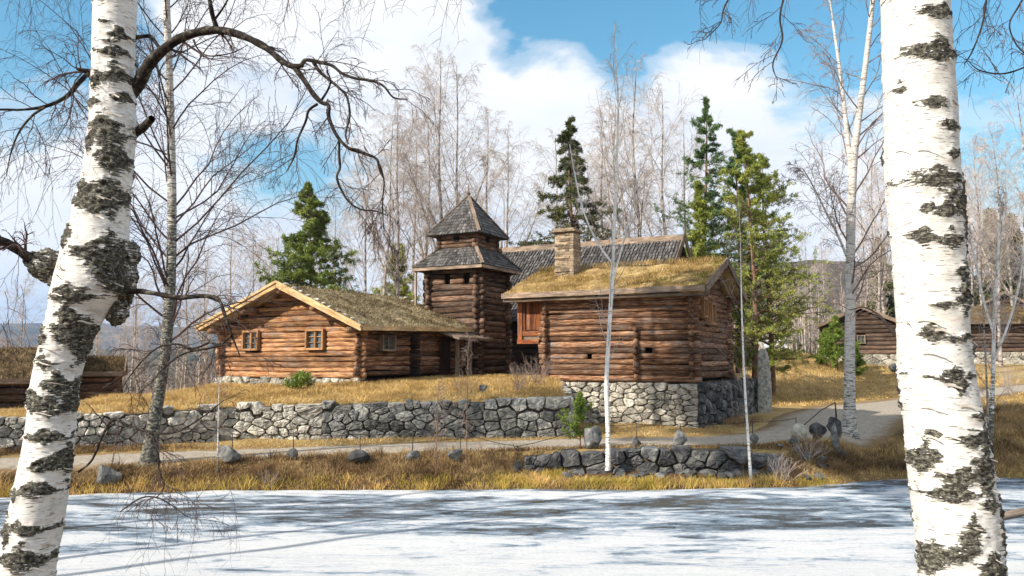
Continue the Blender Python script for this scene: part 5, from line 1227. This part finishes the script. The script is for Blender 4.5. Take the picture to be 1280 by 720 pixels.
# rubble on the steep bank and under the embankment wall
mb = MB(); r_ = np.random.default_rng(15)
for k in range(46):
    px = r_.uniform(700, 1060); Y = r_.uniform(19.3, 19.9) if px < 960 else r_.uniform(19.0, 21); q = P(px, 590, Y); s_ = r_.uniform(.05, .15); rock(mb, (q.x, Y, gz(q.x, Y) + s_ * .3), (s_ * 1.3, s_, s_ * .8), 600 + k, r_, sub=2)
tag_o(mb.build('rubble', M['stone_dark']), 'loose small rubble scattered along the foot of the dark bank', 'rubble', None, 'stuff')

# iron posts and cable along the path edge
t = thing('cable_railing', 'low black iron cable railing along the pond side of the path', 'railing', (0, 19.5, .6))
prev = None
for px, Y in ((288, 19.2), (365, 19.4), (449, 19.3), (515, 19.5), (575, 19.5), (647, 19.6), (742, 20.5), (797, 20.6), (852, 20.6), (943, 21.5), (998, 21.9)):
    q = P(px, 560, Y); z = gz(q.x, Y); top = z + .62; mb = MB(); tubes(mb, np.array([[[q.x, Y + .12, z], [q.x, Y + .12, top]]]), np.full((1, 2), .011), 6, .5, cap=True); mb.build('post', M['iron'], t, smooth=True)
    if prev is not None:
        s_ = np.linspace(0, 1, 9)[:, None]; a_ = np.array(prev); b_ = np.array([q.x, Y + .12, top - .02]); c_ = a_ * (1 - s_) + b_ * s_; c_[:, 2] -= .05 * 4 * s_[:, 0] * (1 - s_[:, 0]); mb = MB(); tubes(mb, c_[None], np.full((1, 9), .008), 5, .5); mb.build('cable', M['iron'], t)
    prev = (q.x, Y + .12, top - .02)
t = thing('handrail', 'slanting thin iron handrail beside the double stemmed birch', 'railing', tuple(P(1020, 540, 22.5)))
mb = MB(); h = [P(1003, 533, 22), P(1026, 513, 22.6), P(1044, 503, 23.2), P(1046, 522, 23.3)]
tubes(mb, np.array([[tuple(x) for x in h]]), np.full((1, 4), .014), 6, .5); mb.build('rail', M['iron'], t, smooth=True)
for a_, zz in ((h[0], 0), (h[2], 0)): mb = MB(); g = gz(a_.x, a_.y); tubes(mb, np.array([[[a_.x, a_.y, g - .05], [a_.x, a_.y, a_.z]]]), np.full((1, 2), .014), 6, .5); mb.build('post', M['iron'], t, smooth=True)
# far white roof glimpsed under the pines
f_ = Fr((P(982, 430, 80).x, 80), 0); t = thing('white_shed', 'tiny white shed glimpsed beyond the meadow under the rightmost pine', 'shed', (f_.O[0], 80, 2.5)); z = 3.4
a = MB(); f_.box(a, -2.2, 0, 0, 2, z - .5, z + .7); a.build('wall', M['board_old'], t); a = MB(); slab(a, f_, (-2.5, -.3, z + .7), (.3, -.3, z + .7), (.3, 1, z + 1.5), (-2.5, 1, z + 1.5), .1, 4, 4, 0); slab(a, f_, (.3, 2.3, z + .7), (-2.5, 2.3, z + .7), (-2.5, 1, z + 1.5), (.3, 1, z + 1.5), .1, 4, 4, 0); a.build('roof', M['white_paint'], t)
# half sunken log in the ice at the right, and dark driftwood
q0, q1 = P(1236, 655, 14.7), P(1330, 622, 16.2); mb = MB(); c_ = np.linspace((q0.x, q0.y, .04), (q1.x, q1.y, .04), 12); tubes(mb, c_[None], np.full((1, 12), .09), 10, [.5], cap=True); tag_o(mb.build('sunken_log', M['board_old'], smooth=True), 'brown log frozen in the ice at the right edge', 'log')

# ------------------------------------------------------------------ grass
rng = np.random.default_rng(91)
def scatter(n, x0, x1, y0, y1): return rng.uniform(x0, x1, n), rng.uniform(y0, y1, n)
def on_ground(x, y): z, rd = terr(x, y); return np.stack([x, y, z], -1), rd, z


def lawn(name, label, mat, n, box, cond, h, wd, lean, dirn=None):
    x, y = scatter(n, *box); p, rd, z = on_ground(x, y); k = cond(x, y, z, rd) & (z > -.02); mb = MB()
    hh = h * np.clip(1 + .5 * wob(x[k], y[k], 1.6, 21), .3, 2); blades(mb, p[k], hh, wd, rng, lean, dirn=dirn); o = mb.build(name, M[mat]); return tag_o(o, label, 'grass', None, 'stuff')


ywf = lambda x: np.interp(x, WALL[:, 0], WALL[:, 1])
lawn('lawn_grass', 'golden dead lawn grass on the terrace before the log buildings', 'grass_gold', 90000, (-16, 3, 20, 31), lambda x, y, z, rd: (x < 1.7) & (y > ywf(x) + .15), .10, .016, 1.5)
lawn('lawn_grass', 'golden grass hanging over the top of the long stone wall', 'grass_gold', 9000, (-14, 1.7, 19.8, 24.1), lambda x, y, z, rd: (y > ywf(x) + .12) & (y < ywf(x) + .55), .13, .014, 1.2, dirn=(0, -.5, 0))
lawn('verge_grass', 'dry verge grass between stone wall, foundation and path', 'grass_gold', 50000, (-14, 10, 18, 28), lambda x, y, z, rd: (rd > -.25 - .2 * wob(x, y, 2.5, 41)) & (z < 1.0) & (y < ywf(x) - .05) & (y > 20.3) | ((x > 1.9) & (x < 7) & (rd > .05) & (y > 22)), .06, .014, 1.6)
sh = lambda x, y: (terr(x, y)[0])
lawn('shore_grass', 'yellow green sedge along the pond edge', 'grass_shore', 60000, (-14, 14, 16.8, 20.6), lambda x, y, z, rd: (z > -.03) & (z < .24) & (x < 7.6) & ((x < 1.2) | (y < 19.1)) & (rng.random(len(x)) < .75), .11, .013, .8)
lawn('bank_grass', 'rusty dead bracken and grass on the bank under the path', 'grass_rust', 70000, (-15, 12, 17, 23), lambda x, y, z, rd: (z > .14) & (z < .74) & (rd > .1) & (y < 21.4) & ~((x > 1.2) & (x < 6.9) & (y < 20.25)), .14, .015, 1.2, dirn=(0, -.4, -.2))
lawn('bank_grass', 'dry grass on the shaded slope by the pond at right', 'grass_gold', 60000, (7.5, 26, 19, 36), lambda x, y, z, rd: (rd > .1) & (z > .02) & (640 + FPX * x / y > 1000), .12, .018, 1.2)
lawn('field_grass', 'dry grass on the meadow beyond the road', 'grass_gold', 40000, (8, 30, 38, 60), lambda x, y, z, rd: (rd > .1), .13, .03, 1.3)
lawn('shore_grass', 'sparse green tufts along the right pond edge', 'grass_shore', 9000, (7, 16, 18.4, 21.6), lambda x, y, z, rd: (z > -.03) & (z < .1) & (wob(x, y, 3, 33) > .15), .16, .014, .6)

def tussocks(name, label, mat, n, box, cond, h, per, seed, spread=.09):
    r = np.random.default_rng(seed); x, y = r.uniform(box[0], box[1], n), r.uniform(box[2], box[3], n); z, rd = terr(x, y); k = cond(x, y, z, rd); x, y = x[k], y[k]; m = len(x)
    X = np.repeat(x, per) + r.normal(size=m * per) * spread; Y = np.repeat(y, per) + r.normal(size=m * per) * spread; Z = terr(X, Y)[0]; sc = np.repeat(r.uniform(.5, 1.5, m), per); d = np.stack([X - np.repeat(x, per), Y - np.repeat(y, per), 0 * X], 1) * 5
    mb = MB(); blades(mb, np.stack([X, Y, Z], 1), h * sc, .013, r, .7, tone=np.clip(np.repeat(r.random(m), per) + r.normal(size=m * per) * .15, 0, 1), dirn=d); return tag_o(mb.build(name, M[mat]), label, 'grass', None, 'stuff')


tussocks('grass_tussocks', 'rough dead grass tussocks hanging over the bank under the path', 'grass_rust', 1900, (-14, 9.5, 17.2, 21), lambda x, y, z, rd: (z > .2) & (z < .72) & (rd > .1) & ~((x > .3) & (x < 6.9)), .16, 42, 1)
tussocks('grass_tussocks', 'yellow sedge tussocks at the water edge', 'grass_shore', 1500, (-14, 14, 16.8, 20.4), lambda x, y, z, rd: (z > -.02) & (z < .16) & ((x < 1.2) | (y < 19)), .15, 40, 2)
tussocks('grass_tussocks', 'dead grass tussocks on the lawn in front of the log buildings', 'grass_gold', 900, (-15, 1.6, 20.5, 29), lambda x, y, z, rd: y > np.interp(x, WALL[:, 0], WALL[:, 1]) + .2, .13, 34, 3, .12)
tussocks('grass_tussocks', 'dead grass tussocks on the shaded slope at right', 'grass_rust', 1500, (7.5, 22, 19.4, 30), lambda x, y, z, rd: (rd > .2) & (z > .05), .2, 36, 4, .12)

# ------------------------------------------------------------------ the two near birches
PATCH_R = [(1145, 6, 44, 10), (1153, 30, 36, 11), (1152, 78, 40, 20), (1112, 118, 8, 10), (1148, 141, 36, 9), (1172, 168, 22, 8), (1172, 200, 14, 10), (1152, 232, 48, 16), (1180, 255, 20, 22), (1160, 268, 38, 12), (1135, 300, 18, 14), (1168, 306, 24, 14), (1196, 262, 12, 70), (1188, 345, 16, 16),
           (1188, 374, 24, 24), (1158, 384, 20, 7), (1145, 418, 15, 14), (1170, 424, 34, 5), (1168, 470, 32, 11), (1178, 478, 14, 16), (1205, 440, 8, 8), (1204, 518, 14, 5), (1190, 545, 24, 12), (1150, 541, 8, 7), (1142, 568, 16, 22), (1176, 590, 26, 18), (1207, 582, 24, 38), (1168, 612, 32, 12), (1215, 622, 20, 14), (1190, 664, 16, 28), (1168, 684, 36, 14), (1154, 694, 12, 24), (1216, 702, 26, 26), (1235, 660, 8, 40), (1212, 545, 10, 30)]
PATCH_L = [(143, 4, 26, 8), (145, 35, 9, 3), (157, 50, 12, 9), (148, 71, 20, 8), (152, 100, 20, 11), (130, 108, 13, 12), (160, 128, 10, 8), (128, 136, 13, 4), (145, 172, 22, 24), (151, 202, 18, 22), (124, 180, 9, 18), (133, 256, 32, 18), (150, 248, 14, 30), (120, 240, 8, 16), (138, 320, 34, 12), (150, 335, 20, 40), (98, 300, 8, 16),
           (104, 371, 34, 12), (102, 412, 22, 30), (112, 440, 12, 40), (66, 420, 10, 20), (72, 452, 16, 10), (85, 480, 20, 12), (98, 500, 10, 30), (74, 507, 30, 12), (55, 500, 14, 14), (70, 543, 30, 9), (88, 575, 14, 16), (70, 580, 22, 6), (60, 608, 30, 10), (34, 612, 8, 14), (52, 655, 26, 9), (42, 692, 30, 16), (24, 660, 8, 20)]


def near_trunk(mb, cpts, Y0, dY, patches, seed, k=460, sides=96):
    """cpts: (py, px_left, px_right) from top to bottom"""
    c = smooth_path(np.array(cpts, float), k); V = np.zeros((k, sides, 3)); K = np.zeros((k, sides)); a = np.arange(sides) * 2 * math.pi / sides; pat = np.array(patches, float)
    for j in range(k):
        py, l, r = c[j]; Y = Y0 + dY * j / k; m = P((l + r) / 2, py, Y); R = (r - l) * Y / FPX / 2
        for i in range(sides):
            dx, dy = math.cos(a[i]), math.sin(a[i]); pos = Vector((m.x + dx * R, Y + dy * R, m.z)); px_ = (l + r) / 2 + dx * (r - l) / 2; fy = py
            nz_ = noise.fractal(Vector((pos.x * 12 + seed, pos.y * 12, pos.z * 22)), 1, 2, 4); nl = noise.noise(Vector((pos.x * 3 + seed, pos.y * 3, pos.z * 3)))
            if dy < .25:
                # diamond shaped scars
                e = np.abs(px_ + 6 * nl - pat[:, 0]) / pat[:, 2] + np.abs(fy + 5 * nz_ - pat[:, 1]) / pat[:, 3]; mk = float(np.max(np.clip((1.62 if seed < 2 else 1.42) - e + .45 * nz_, -.6, .75)))
                mk = max(mk, -.25 + .25 * nz_)
            else: mk = noise.fractal(Vector((pos.x * 5, pos.y * 5, pos.z * 11 + seed)), 1, 2, 3) * 1.2
            K[j, i] = np.clip(mk, 0, 1) * .95; rough = noise.fractal(Vector((pos.x * 45, pos.y * 45, pos.z * 45)), 1, 2, 3)
            disp = .009 * nl + max(0, mk) * (.010 + .022 * rough); V[j, i] = (m.x + dx * (R * .985 + disp), Y + dy * (R * .985 + disp), m.z)
    i = np.arange(k - 1)[:, None] * sides + np.arange(sides)[None, :]; i2 = np.arange(k - 1)[:, None] * sides + (np.arange(sides)[None, :] + 1) % sides
    mb.add(V.reshape(-1, 3), np.stack([i, i + sides, i2 + sides, i2], -1).reshape(-1, 4), .5, K.ravel())


def bark_curls(mb, cpts, Y0, dY, n, seed):
    """thin peeling strips of paper bark"""
    r = np.random.default_rng(seed); c = smooth_path(np.array(cpts, float), 300)
    for _ in range(n):
        j = int(r.uniform(30, 290)); py, l, rr = c[j]; Y = Y0 + dY * j / 300; m = P((l + rr) / 2, py, Y); R = (rr - l) * Y / FPX / 2; a0 = r.uniform(-math.pi, 0.3) if r.random() < .8 else r.uniform(0, 6.28)
        ln = r.uniform(.03, .11) / R; h = r.uniform(.004, .016); k = 7; V = []
        for q in range(k):
            t = q / (k - 1); a = a0 + ln * t; lift = .002 + .022 * t ** 2.2 * r.uniform(.8, 1.1)
            for s_ in (0, 1): V.append((m.x + math.cos(a) * (R + lift), Y + math.sin(a) * (R + lift), m.z + (h * (1 - .5 * t)) * s_ + .004 * math.sin(t * 5) - lift * .3))
        mb.add(np.array(V), [np.array([(2 * q, 2 * q + 1, 2 * q + 3, 2 * q + 2) for q in range(k - 1)])], r.random(), mi=1)


LIMBS = []


def limb(mb, pts, rads, Y0, Y1, k=40, sides=10, lump=.12, seed=0):
    """pts (px,py) traced; Y goes Y0 -> Y1; rads in px"""
    q = np.array([tuple(P(x, y, Y0 + (Y1 - Y0) * i / (len(pts) - 1))) for i, (x, y) in enumerate(pts)]); q = smooth_path(q, k); Ys = q[:, 1]; mb = MB(); LIMBS.append(mb)
    r = np.interp(np.linspace(0, 1, k), np.linspace(0, 1, len(rads)), rads) * Ys / FPX / 2
    r = r * (1 + lump * np.array([noise.noise(Vector(tuple(p * 14)) + Vector((seed, 0, 0))) for p in q])); tubes(mb, q[None], r[None], sides, .5); return q[None], r[None]


def resample(q, r, k=12):
    i = np.linspace(0, q.shape[1] - 1, k).astype(int); return q[:, i], r[:, i]


def twigs_on(rng, mb, polys, n=(8, 7, 5), length=.5, droop=(.1, .5), rmin=.0011, t0=.1, a=45, lens=None):
    q, r = zip(*[resample(*p) for p in polys]); q = np.concatenate(q); r = np.concatenate(r)
    b1, r1, L1 = sprout(rng, q, r, n[0], t0, 1.0, length, a, k=8, g0=0, g1=droop[0], wander=.16, rr=.35, rmin=rmin * 1.6, shape=lambda t: 1 + 0 * t); tubes(mb, b1, r1, 5, rng.random(len(b1)))
    b2, r2, L2 = sprout(rng, b1, r1, n[1], .15, 1.0, L1 * .5, 40, k=6, g0=.02, g1=droop[1], wander=.14, rr=.6, rmin=rmin * 1.1); tubes(mb, b2, r2, 4, rng.random(len(b2)))
    if n[2]:
        b3, r3, L3 = sprout(rng, b2, r2, n[2], .15, 1.0, L2 * .5, 35, k=4, g0=.05, g1=droop[1], wander=.12, rr=.7, rmin=rmin * .8); tubes(mb, b3, r3, 3, rng.random(len(b3)))


YL = 4.5
g = gz(-2.7, YL)
tl = thing('birch_tree', 'large leaning white birch with burls and black scars, close to the camera at left', 'birch', tuple(P(25, 760, YL)))
mb = MB()
near_trunk(mb, [(-120, 122, 166), (-60, 121, 168), (0, 119, 169), (50, 117, 168), (100, 115, 168), (150, 112, 169), (200, 107, 166), (250, 98, 160), (300, 84, 157), (330, 76, 155), (360, 68, 150), (400, 61, 126), (440, 50, 108), (480, 42, 97), (520, 37, 93), (560, 31, 90), (600, 23, 84), (650, 13, 76), (700, 3, 68), (760, -10, 58), (820, -26, 52), (880, -48, 46)], YL, -.25, PATCH_L, 1.0, k=520)
bark_curls(mb, [(0, 119, 169), (50, 117, 168), (100, 115, 168), (150, 112, 169), (200, 107, 166), (250, 98, 160), (300, 84, 157), (330, 76, 155), (360, 68, 150), (400, 61, 126), (440, 50, 108), (480, 42, 97), (520, 37, 93), (560, 31, 90), (600, 23, 84), (650, 13, 76), (700, 3, 68), (760, -10, 58)], YL - .03, -.2, 46, 5); mb.build('trunk', [M['bark_near'], M['bark_paper']], tl, smooth=True)
# burls
for nm, lst in (('burl', [((60, 332), 20, 21, 7), ((78, 350), 16, 18, 8), ((42, 325), 12, 10, 9)]), ('burl', [((152, 345), 18, 36, 11), ((160, 318), 14, 18, 12), ((146, 385), 14, 22, 13)])):
    mb = MB(); r_ = np.random.default_rng(3)
    for (c_, rx_, rz_, sd_) in lst:
        import bmesh
        bm = bmesh.new(); bmesh.ops.create_icosphere(bm, subdivisions=5, radius=1); V = np.array([v.co[:] for v in bm.verts]); F = np.array([[v.index for v in f.verts] for f in bm.faces]); bm.free()
        s_ = np.array([1 + .22 * noise.fractal(Vector(v * 2.2) + Vector((sd_, 0, 0)), 1, 2, 5) + .07 * noise.fractal(Vector(v * 9) + Vector((sd_, 0, 0)), 1, 2, 3) for v in V])
        ctr = P(c_[0], c_[1], YL - .03); V = V * s_[:, None] * np.array([rx_ * YL / FPX, min(rx_, rz_) * 1.0 * YL / FPX, rz_ * YL / FPX]) + np.array(ctr); mb.add(V, F, .5, 0.55 + .45 * np.clip((s_ - .95) * 3, -1, 1))
    mb.build(nm, M['bark_near'], tl, smooth=True)
rt = np.random.default_rng(71); ld = MB(); tg_ = MB()
main = limb(ld, [(160, 118), (173, 105), (184, 84), (198, 68), (225, 48), (262, 38), (295, 42), (330, 58), (352, 76), (368, 84)], [22, 17, 15, 13, 12, 11, 10, 9, 8, 7], YL, 4.2, 60, 12, .25)
mb_main = [main]
L_ = lambda pts, rads, y0, y1, k=30: limb(ld, pts, rads, y0, y1, k, 8, .2)
br = [L_([(368, 84), (380, 100), (392, 118), (402, 128), (411, 132), (411, 146), (420, 168), (434, 184), (450, 190), (470, 198), (474, 210), (480, 224)], [7, 7, 6, 6, 5, 5, 4.5, 4, 4, 3.5, 3, 2], 4.2, 4.0, 50),
      L_([(362, 82), (376, 82), (382, 75), (400, 78), (415, 82), (428, 92), (445, 98), (465, 101), (480, 108), (492, 122), (510, 124)], [6, 6, 5, 5, 4, 4, 4, 3.5, 3, 2.5, 1.5], 4.2, 3.9, 50),
      L_([(392, 78), (400, 90), (412, 100), (424, 110), (434, 122), (437, 145), (432, 168), (436, 180)], [4.5, 4, 4, 3.5, 3, 3, 2.5, 1.5], 4.15, 4.0),
      L_([(397, 130), (386, 138), (382, 152), (372, 175), (368, 195), (358, 215)], [4, 3.5, 3.5, 3, 2.5, 1.5], 4.2, 4.25),
      L_([(424, 172), (424, 195), (425, 210), (421, 222), (428, 240), (438, 254), (452, 262), (470, 264), (485, 270)], [3.5, 3.5, 3, 3, 3, 2.5, 2.5, 2, 1], 4.1, 4.0),
      L_([(474, 205), (480, 226), (478, 255), (480, 290)], [2.5, 2.2, 2, 1], 4.0, 4.0), L_([(400, 128), (410, 112), (413, 100), (408, 88)], [3, 2.6, 2.4, 1.6], 4.2, 4.1),
      L_([(272, 38), (266, 20), (262, 0), (256, -30)], [7, 6, 5.5, 5], YL - .1, 4.3), L_([(268, 25), (280, 8), (292, -15)], [3, 2.5, 2], 4.4, 4.3),
      L_([(162, 48), (176, 46), (188, 46), (198, 58), (204, 66)], [6, 5, 5, 4.5, 4], 4.55, 4.45), L_([(242, 50), (248, 62), (262, 70), (290, 66), (310, 56)], [3, 2, 2, 1.6, 1], 4.35, 4.3)]
# left limb, upper
br += [L_([(122, 106), (112, 92), (104, 88), (96, 86)], [14, 9, 6, 3], YL, 4.4), L_([(110, 92), (98, 104), (84, 120), (60, 132), (30, 137), (0, 137), (-30, 140)], [6, 6, 5, 4.5, 3.5, 3, 2], YL - .05, 4.2), L_([(56, 134), (40, 145), (24, 165), (14, 190), (8, 220)], [3.5, 3, 2.5, 2, 1], 4.3, 4.25)]
br += [L_([(80, 345), (50, 330), (30, 318), (12, 306), (0, 300), (-40, 285)], [18, 15, 12, 11, 10, 9], YL, 4.3, 40)]
br += [L_([(166, 168), (178, 160), (190, 148)], [14, 11, 9], YL, 4.35, 16)]
br += [L_([(158, 365), (175, 364), (200, 368), (225, 372), (250, 370), (270, 372), (277, 382), (283, 400), (290, 420), (300, 445)], [8, 7, 6, 6, 5.5, 5, 4.5, 4, 3, 1.5], YL - .1, 4.2, 44), L_([(262, 428), (240, 436), (220, 430), (195, 436), (170, 460), (150, 490)], [2.5, 3, 2.5, 2.5, 2, 1], 4.3, 4.2), L_([(290, 418), (276, 430), (262, 428)], [2.5, 3, 3], 4.2, 4.3, 10),
       L_([(285, 430), (258, 436), (230, 442), (205, 460), (188, 480)], [3, 2.5, 2.5, 2, 1], 4.2, 4.2)]
br += [L_([(98, 590), (115, 575), (128, 545), (142, 524), (160, 532), (185, 540), (205, 542), (225, 538), (255, 520), (280, 500)], [2.5, 3, 3.5, 4, 3.5, 3, 3, 2.5, 2, 1], 4.3, 4.1, 44), L_([(190, 541), (196, 560), (200, 590), (205, 608), (196, 622)], [2.6, 2.5, 2, 2, 1], 4.15, 4.1), L_([(150, 640), (175, 623), (196, 622), (215, 632), (232, 645)], [1.5, 2, 2, 1.6, 1], 4.1, 4.1)]
for l_ in LIMBS: l_.build('limb', M['bark_lichen'], tl, smooth=True)
LIMBS.clear()
# hanging twigs
polys = br[:7] + [main]
twigs_on(rt, tg_, polys, (7, 6, 4), .26, (.12, .35), .0010, .3)
twigs_on(rt, tg_, br[11:14], (8, 6, 4), .30, (.15, .4), .0010, .2)
twigs_on(rt, tg_, br[14:15], (10, 6, 4), .28, (.15, .35), .0010, .3)
twigs_on(rt, tg_, br[16:20], (7, 6, 3), .26, (.1, .35), .0010, .3)
twigs_on(rt, tg_, br[20:23], (9, 6, 3), .22, (.1, .5), .0009, .15)
# long weeping twigs from limbs above the frame
def weeping(rng, mb, starts, Y, L=(.5, 1.0), r0=.0016):
    n = len(starts); p = np.array([tuple(P(x, y, Y + rng.uniform(-.4, .5))) for x, y in starts]); d = norm(np.stack([rng.normal(0, .35, n), rng.normal(0, .3, n), -np.ones(n)], 1)); k = 12; pts = [p]; st = rng.uniform(*L, n) / k
    for j in range(k - 1): d = norm(d + rng.normal(size=d.shape) * .16 + np.array([0, 0, -.12])); p = p + d * st[:, None]; pts.append(p)
    q = np.stack(pts, 1); r = np.broadcast_to(np.linspace(r0, r0 * .5, k), (n, k)); tubes(mb, q, r, 4, rng.random(n))
    b, rb2, LL = sprout(rng, q, r, 9, .1, 1.0, .13, 42, k=5, g0=0, g1=.25, wander=.18, rr=.8, rmin=r0 * .42, shape=lambda t: 1 + 0 * t); tubes(mb, b, rb2, 3, rng.random(len(b)))


weeping(rt, tg_, [(rt.uniform(-20, 110), rt.uniform(-60, -10)) for _ in range(12)], 4.6, (.3, .7))
weeping(rt, tg_, [(rt.uniform(340, 600), rt.uniform(-60, -20)) for _ in range(16)], 4.3, (.25, .5))
weeping(rt, tg_, [(rt.uniform(0, 110), rt.uniform(135, 200)) for _ in range(13)], 4.3, (.4, .9))
weeping(rt, tg_, [(rt.uniform(140, 300), rt.uniform(590, 650)) for _ in range(12)], 4.15, (.2, .45), .0012)
weeping(rt, tg_, [(rt.uniform(260, 420), rt.uniform(60, 170)) for _ in range(16)], 4.2, (.3, .6))
weeping(rt, tg_, [(rt.uniform(0, 60), rt.uniform(300, 420)) for _ in range(6)], 4.3, (.3, .6))
tg_.build('twigs', M['twig_dark'], tl)

YR = 4.05
tr_ = thing('birch_tree', 'thick upright white birch with black scars, close to the camera at right', 'birch', tuple(P(1205, 780, YR)))
mb = MB()
near_trunk(mb, [(-120, 1100, 1180), (-60, 1101, 1182), (0, 1102, 1184), (100, 1105, 1190), (200, 1108, 1195), (300, 1116, 1201), (400, 1124, 1208), (450, 1126, 1212), (500, 1131, 1219), (560, 1135, 1230), (600, 1140, 1236), (650, 1147, 1243), (720, 1154, 1252), (800, 1160, 1268), (880, 1160, 1290)], YR, -.15, PATCH_R, 5.0, k=520)
bark_curls(mb, [(0, 1102, 1184), (100, 1105, 1190), (200, 1108, 1195), (300, 1116, 1201), (400, 1124, 1208), (450, 1126, 1212), (500, 1131, 1219), (560, 1135, 1230), (600, 1140, 1236), (650, 1147, 1243), (720, 1154, 1252)], YR - .03, -.1, 46, 6); mb.build('trunk', [M['bark_near'], M['bark_paper']], tr_, smooth=True)
ld = MB(); tg_ = MB()
br = [limb(ld, [(1128, 425), (1112, 410), (1100, 395), (1080, 384), (1062, 388)], [9, 5, 3, 2, 1], YR, 4.1, 24, 8, .25), limb(ld, [(1000, -60), (985, -20), (975, 20), (978, 50), (966, 80), (972, 100)], [3, 3, 2.4, 2.2, 2, 1], 4.0, 4.1, 30, 6), limb(ld, [(930, -60), (920, -20), (905, 10), (900, 30), (880, 50)], [2.5, 2.4, 2, 1.6, 1], 4.1, 4.1, 24, 6),
      limb(ld, [(1250, -60), (1235, -10), (1228, 30), (1215, 65), (1205, 80)], [3, 3, 2.4, 2, 1], 4.0, 4.0, 24, 6), limb(ld, [(1300, -40), (1275, 5), (1262, 30), (1270, 55), (1285, 70)], [3, 2.6, 2, 2, 1.5], 4.2, 4.2, 24, 6), limb(ld, [(1330, 60), (1290, 80), (1255, 92), (1225, 88), (1210, 76)], [3, 2.6, 2.2, 1.6, 1], 4.2, 4.1, 24, 6)]
for l_ in LIMBS: l_.build('limb', M['bark_dark'], tr_, smooth=True)
twigs_on(rt, tg_, br[1:3], (8, 5, 3), .2, (.05, .3), .0010, .3); twigs_on(rt, tg_, br[3:], (6, 5, 3), .2, (.05, .35), .0010, .2); twigs_on(rt, tg_, br[:1], (5, 4, 2), .14, (.1, .3), .001, .4)
weeping(rt, tg_, [(rt.uniform(880, 1090), rt.uniform(-60, -30)) for _ in range(9)], 4.2, (.25, .6)); weeping(rt, tg_, [(rt.uniform(1195, 1290), rt.uniform(-60, 60)) for _ in range(10)], 4.2, (.2, .6))
tg_.build('twigs', M['twig_dark'], tr_)

# ------------------------------------------------------------------ haze
HAZE = 1
if HAZE:
    import bmesh
    me = bpy.data.meshes.new('haze'); bm = bmesh.new(); bmesh.ops.create_cube(bm, size=1); bm.to_mesh(me); bm.free(); o = bpy.data.objects.new('haze', me); C.objects.link(o)
    o.scale = (19000, 19000, 620); o.location = (0, 0, 620 / 2 - 45); o['kind'] = 'stuff'; tag_o(o, 'pale blue air over the valley in front of the far ridge', 'haze')
    m = bpy.data.materials.new('air'); m.use_nodes = True; nt = m.node_tree; nt.nodes.clear(); v = N(nt, 'ShaderNodeVolumePrincipled'); out = N(nt, 'ShaderNodeOutputMaterial')
    v.inputs['Color'].default_value = (.45, .66, 1.0, 1); v.inputs['Density'].default_value = .00011; v.inputs['Anisotropy'].default_value = 0; nt.links.new(v.outputs[0], out.inputs['Volume']); me.materials.append(m)
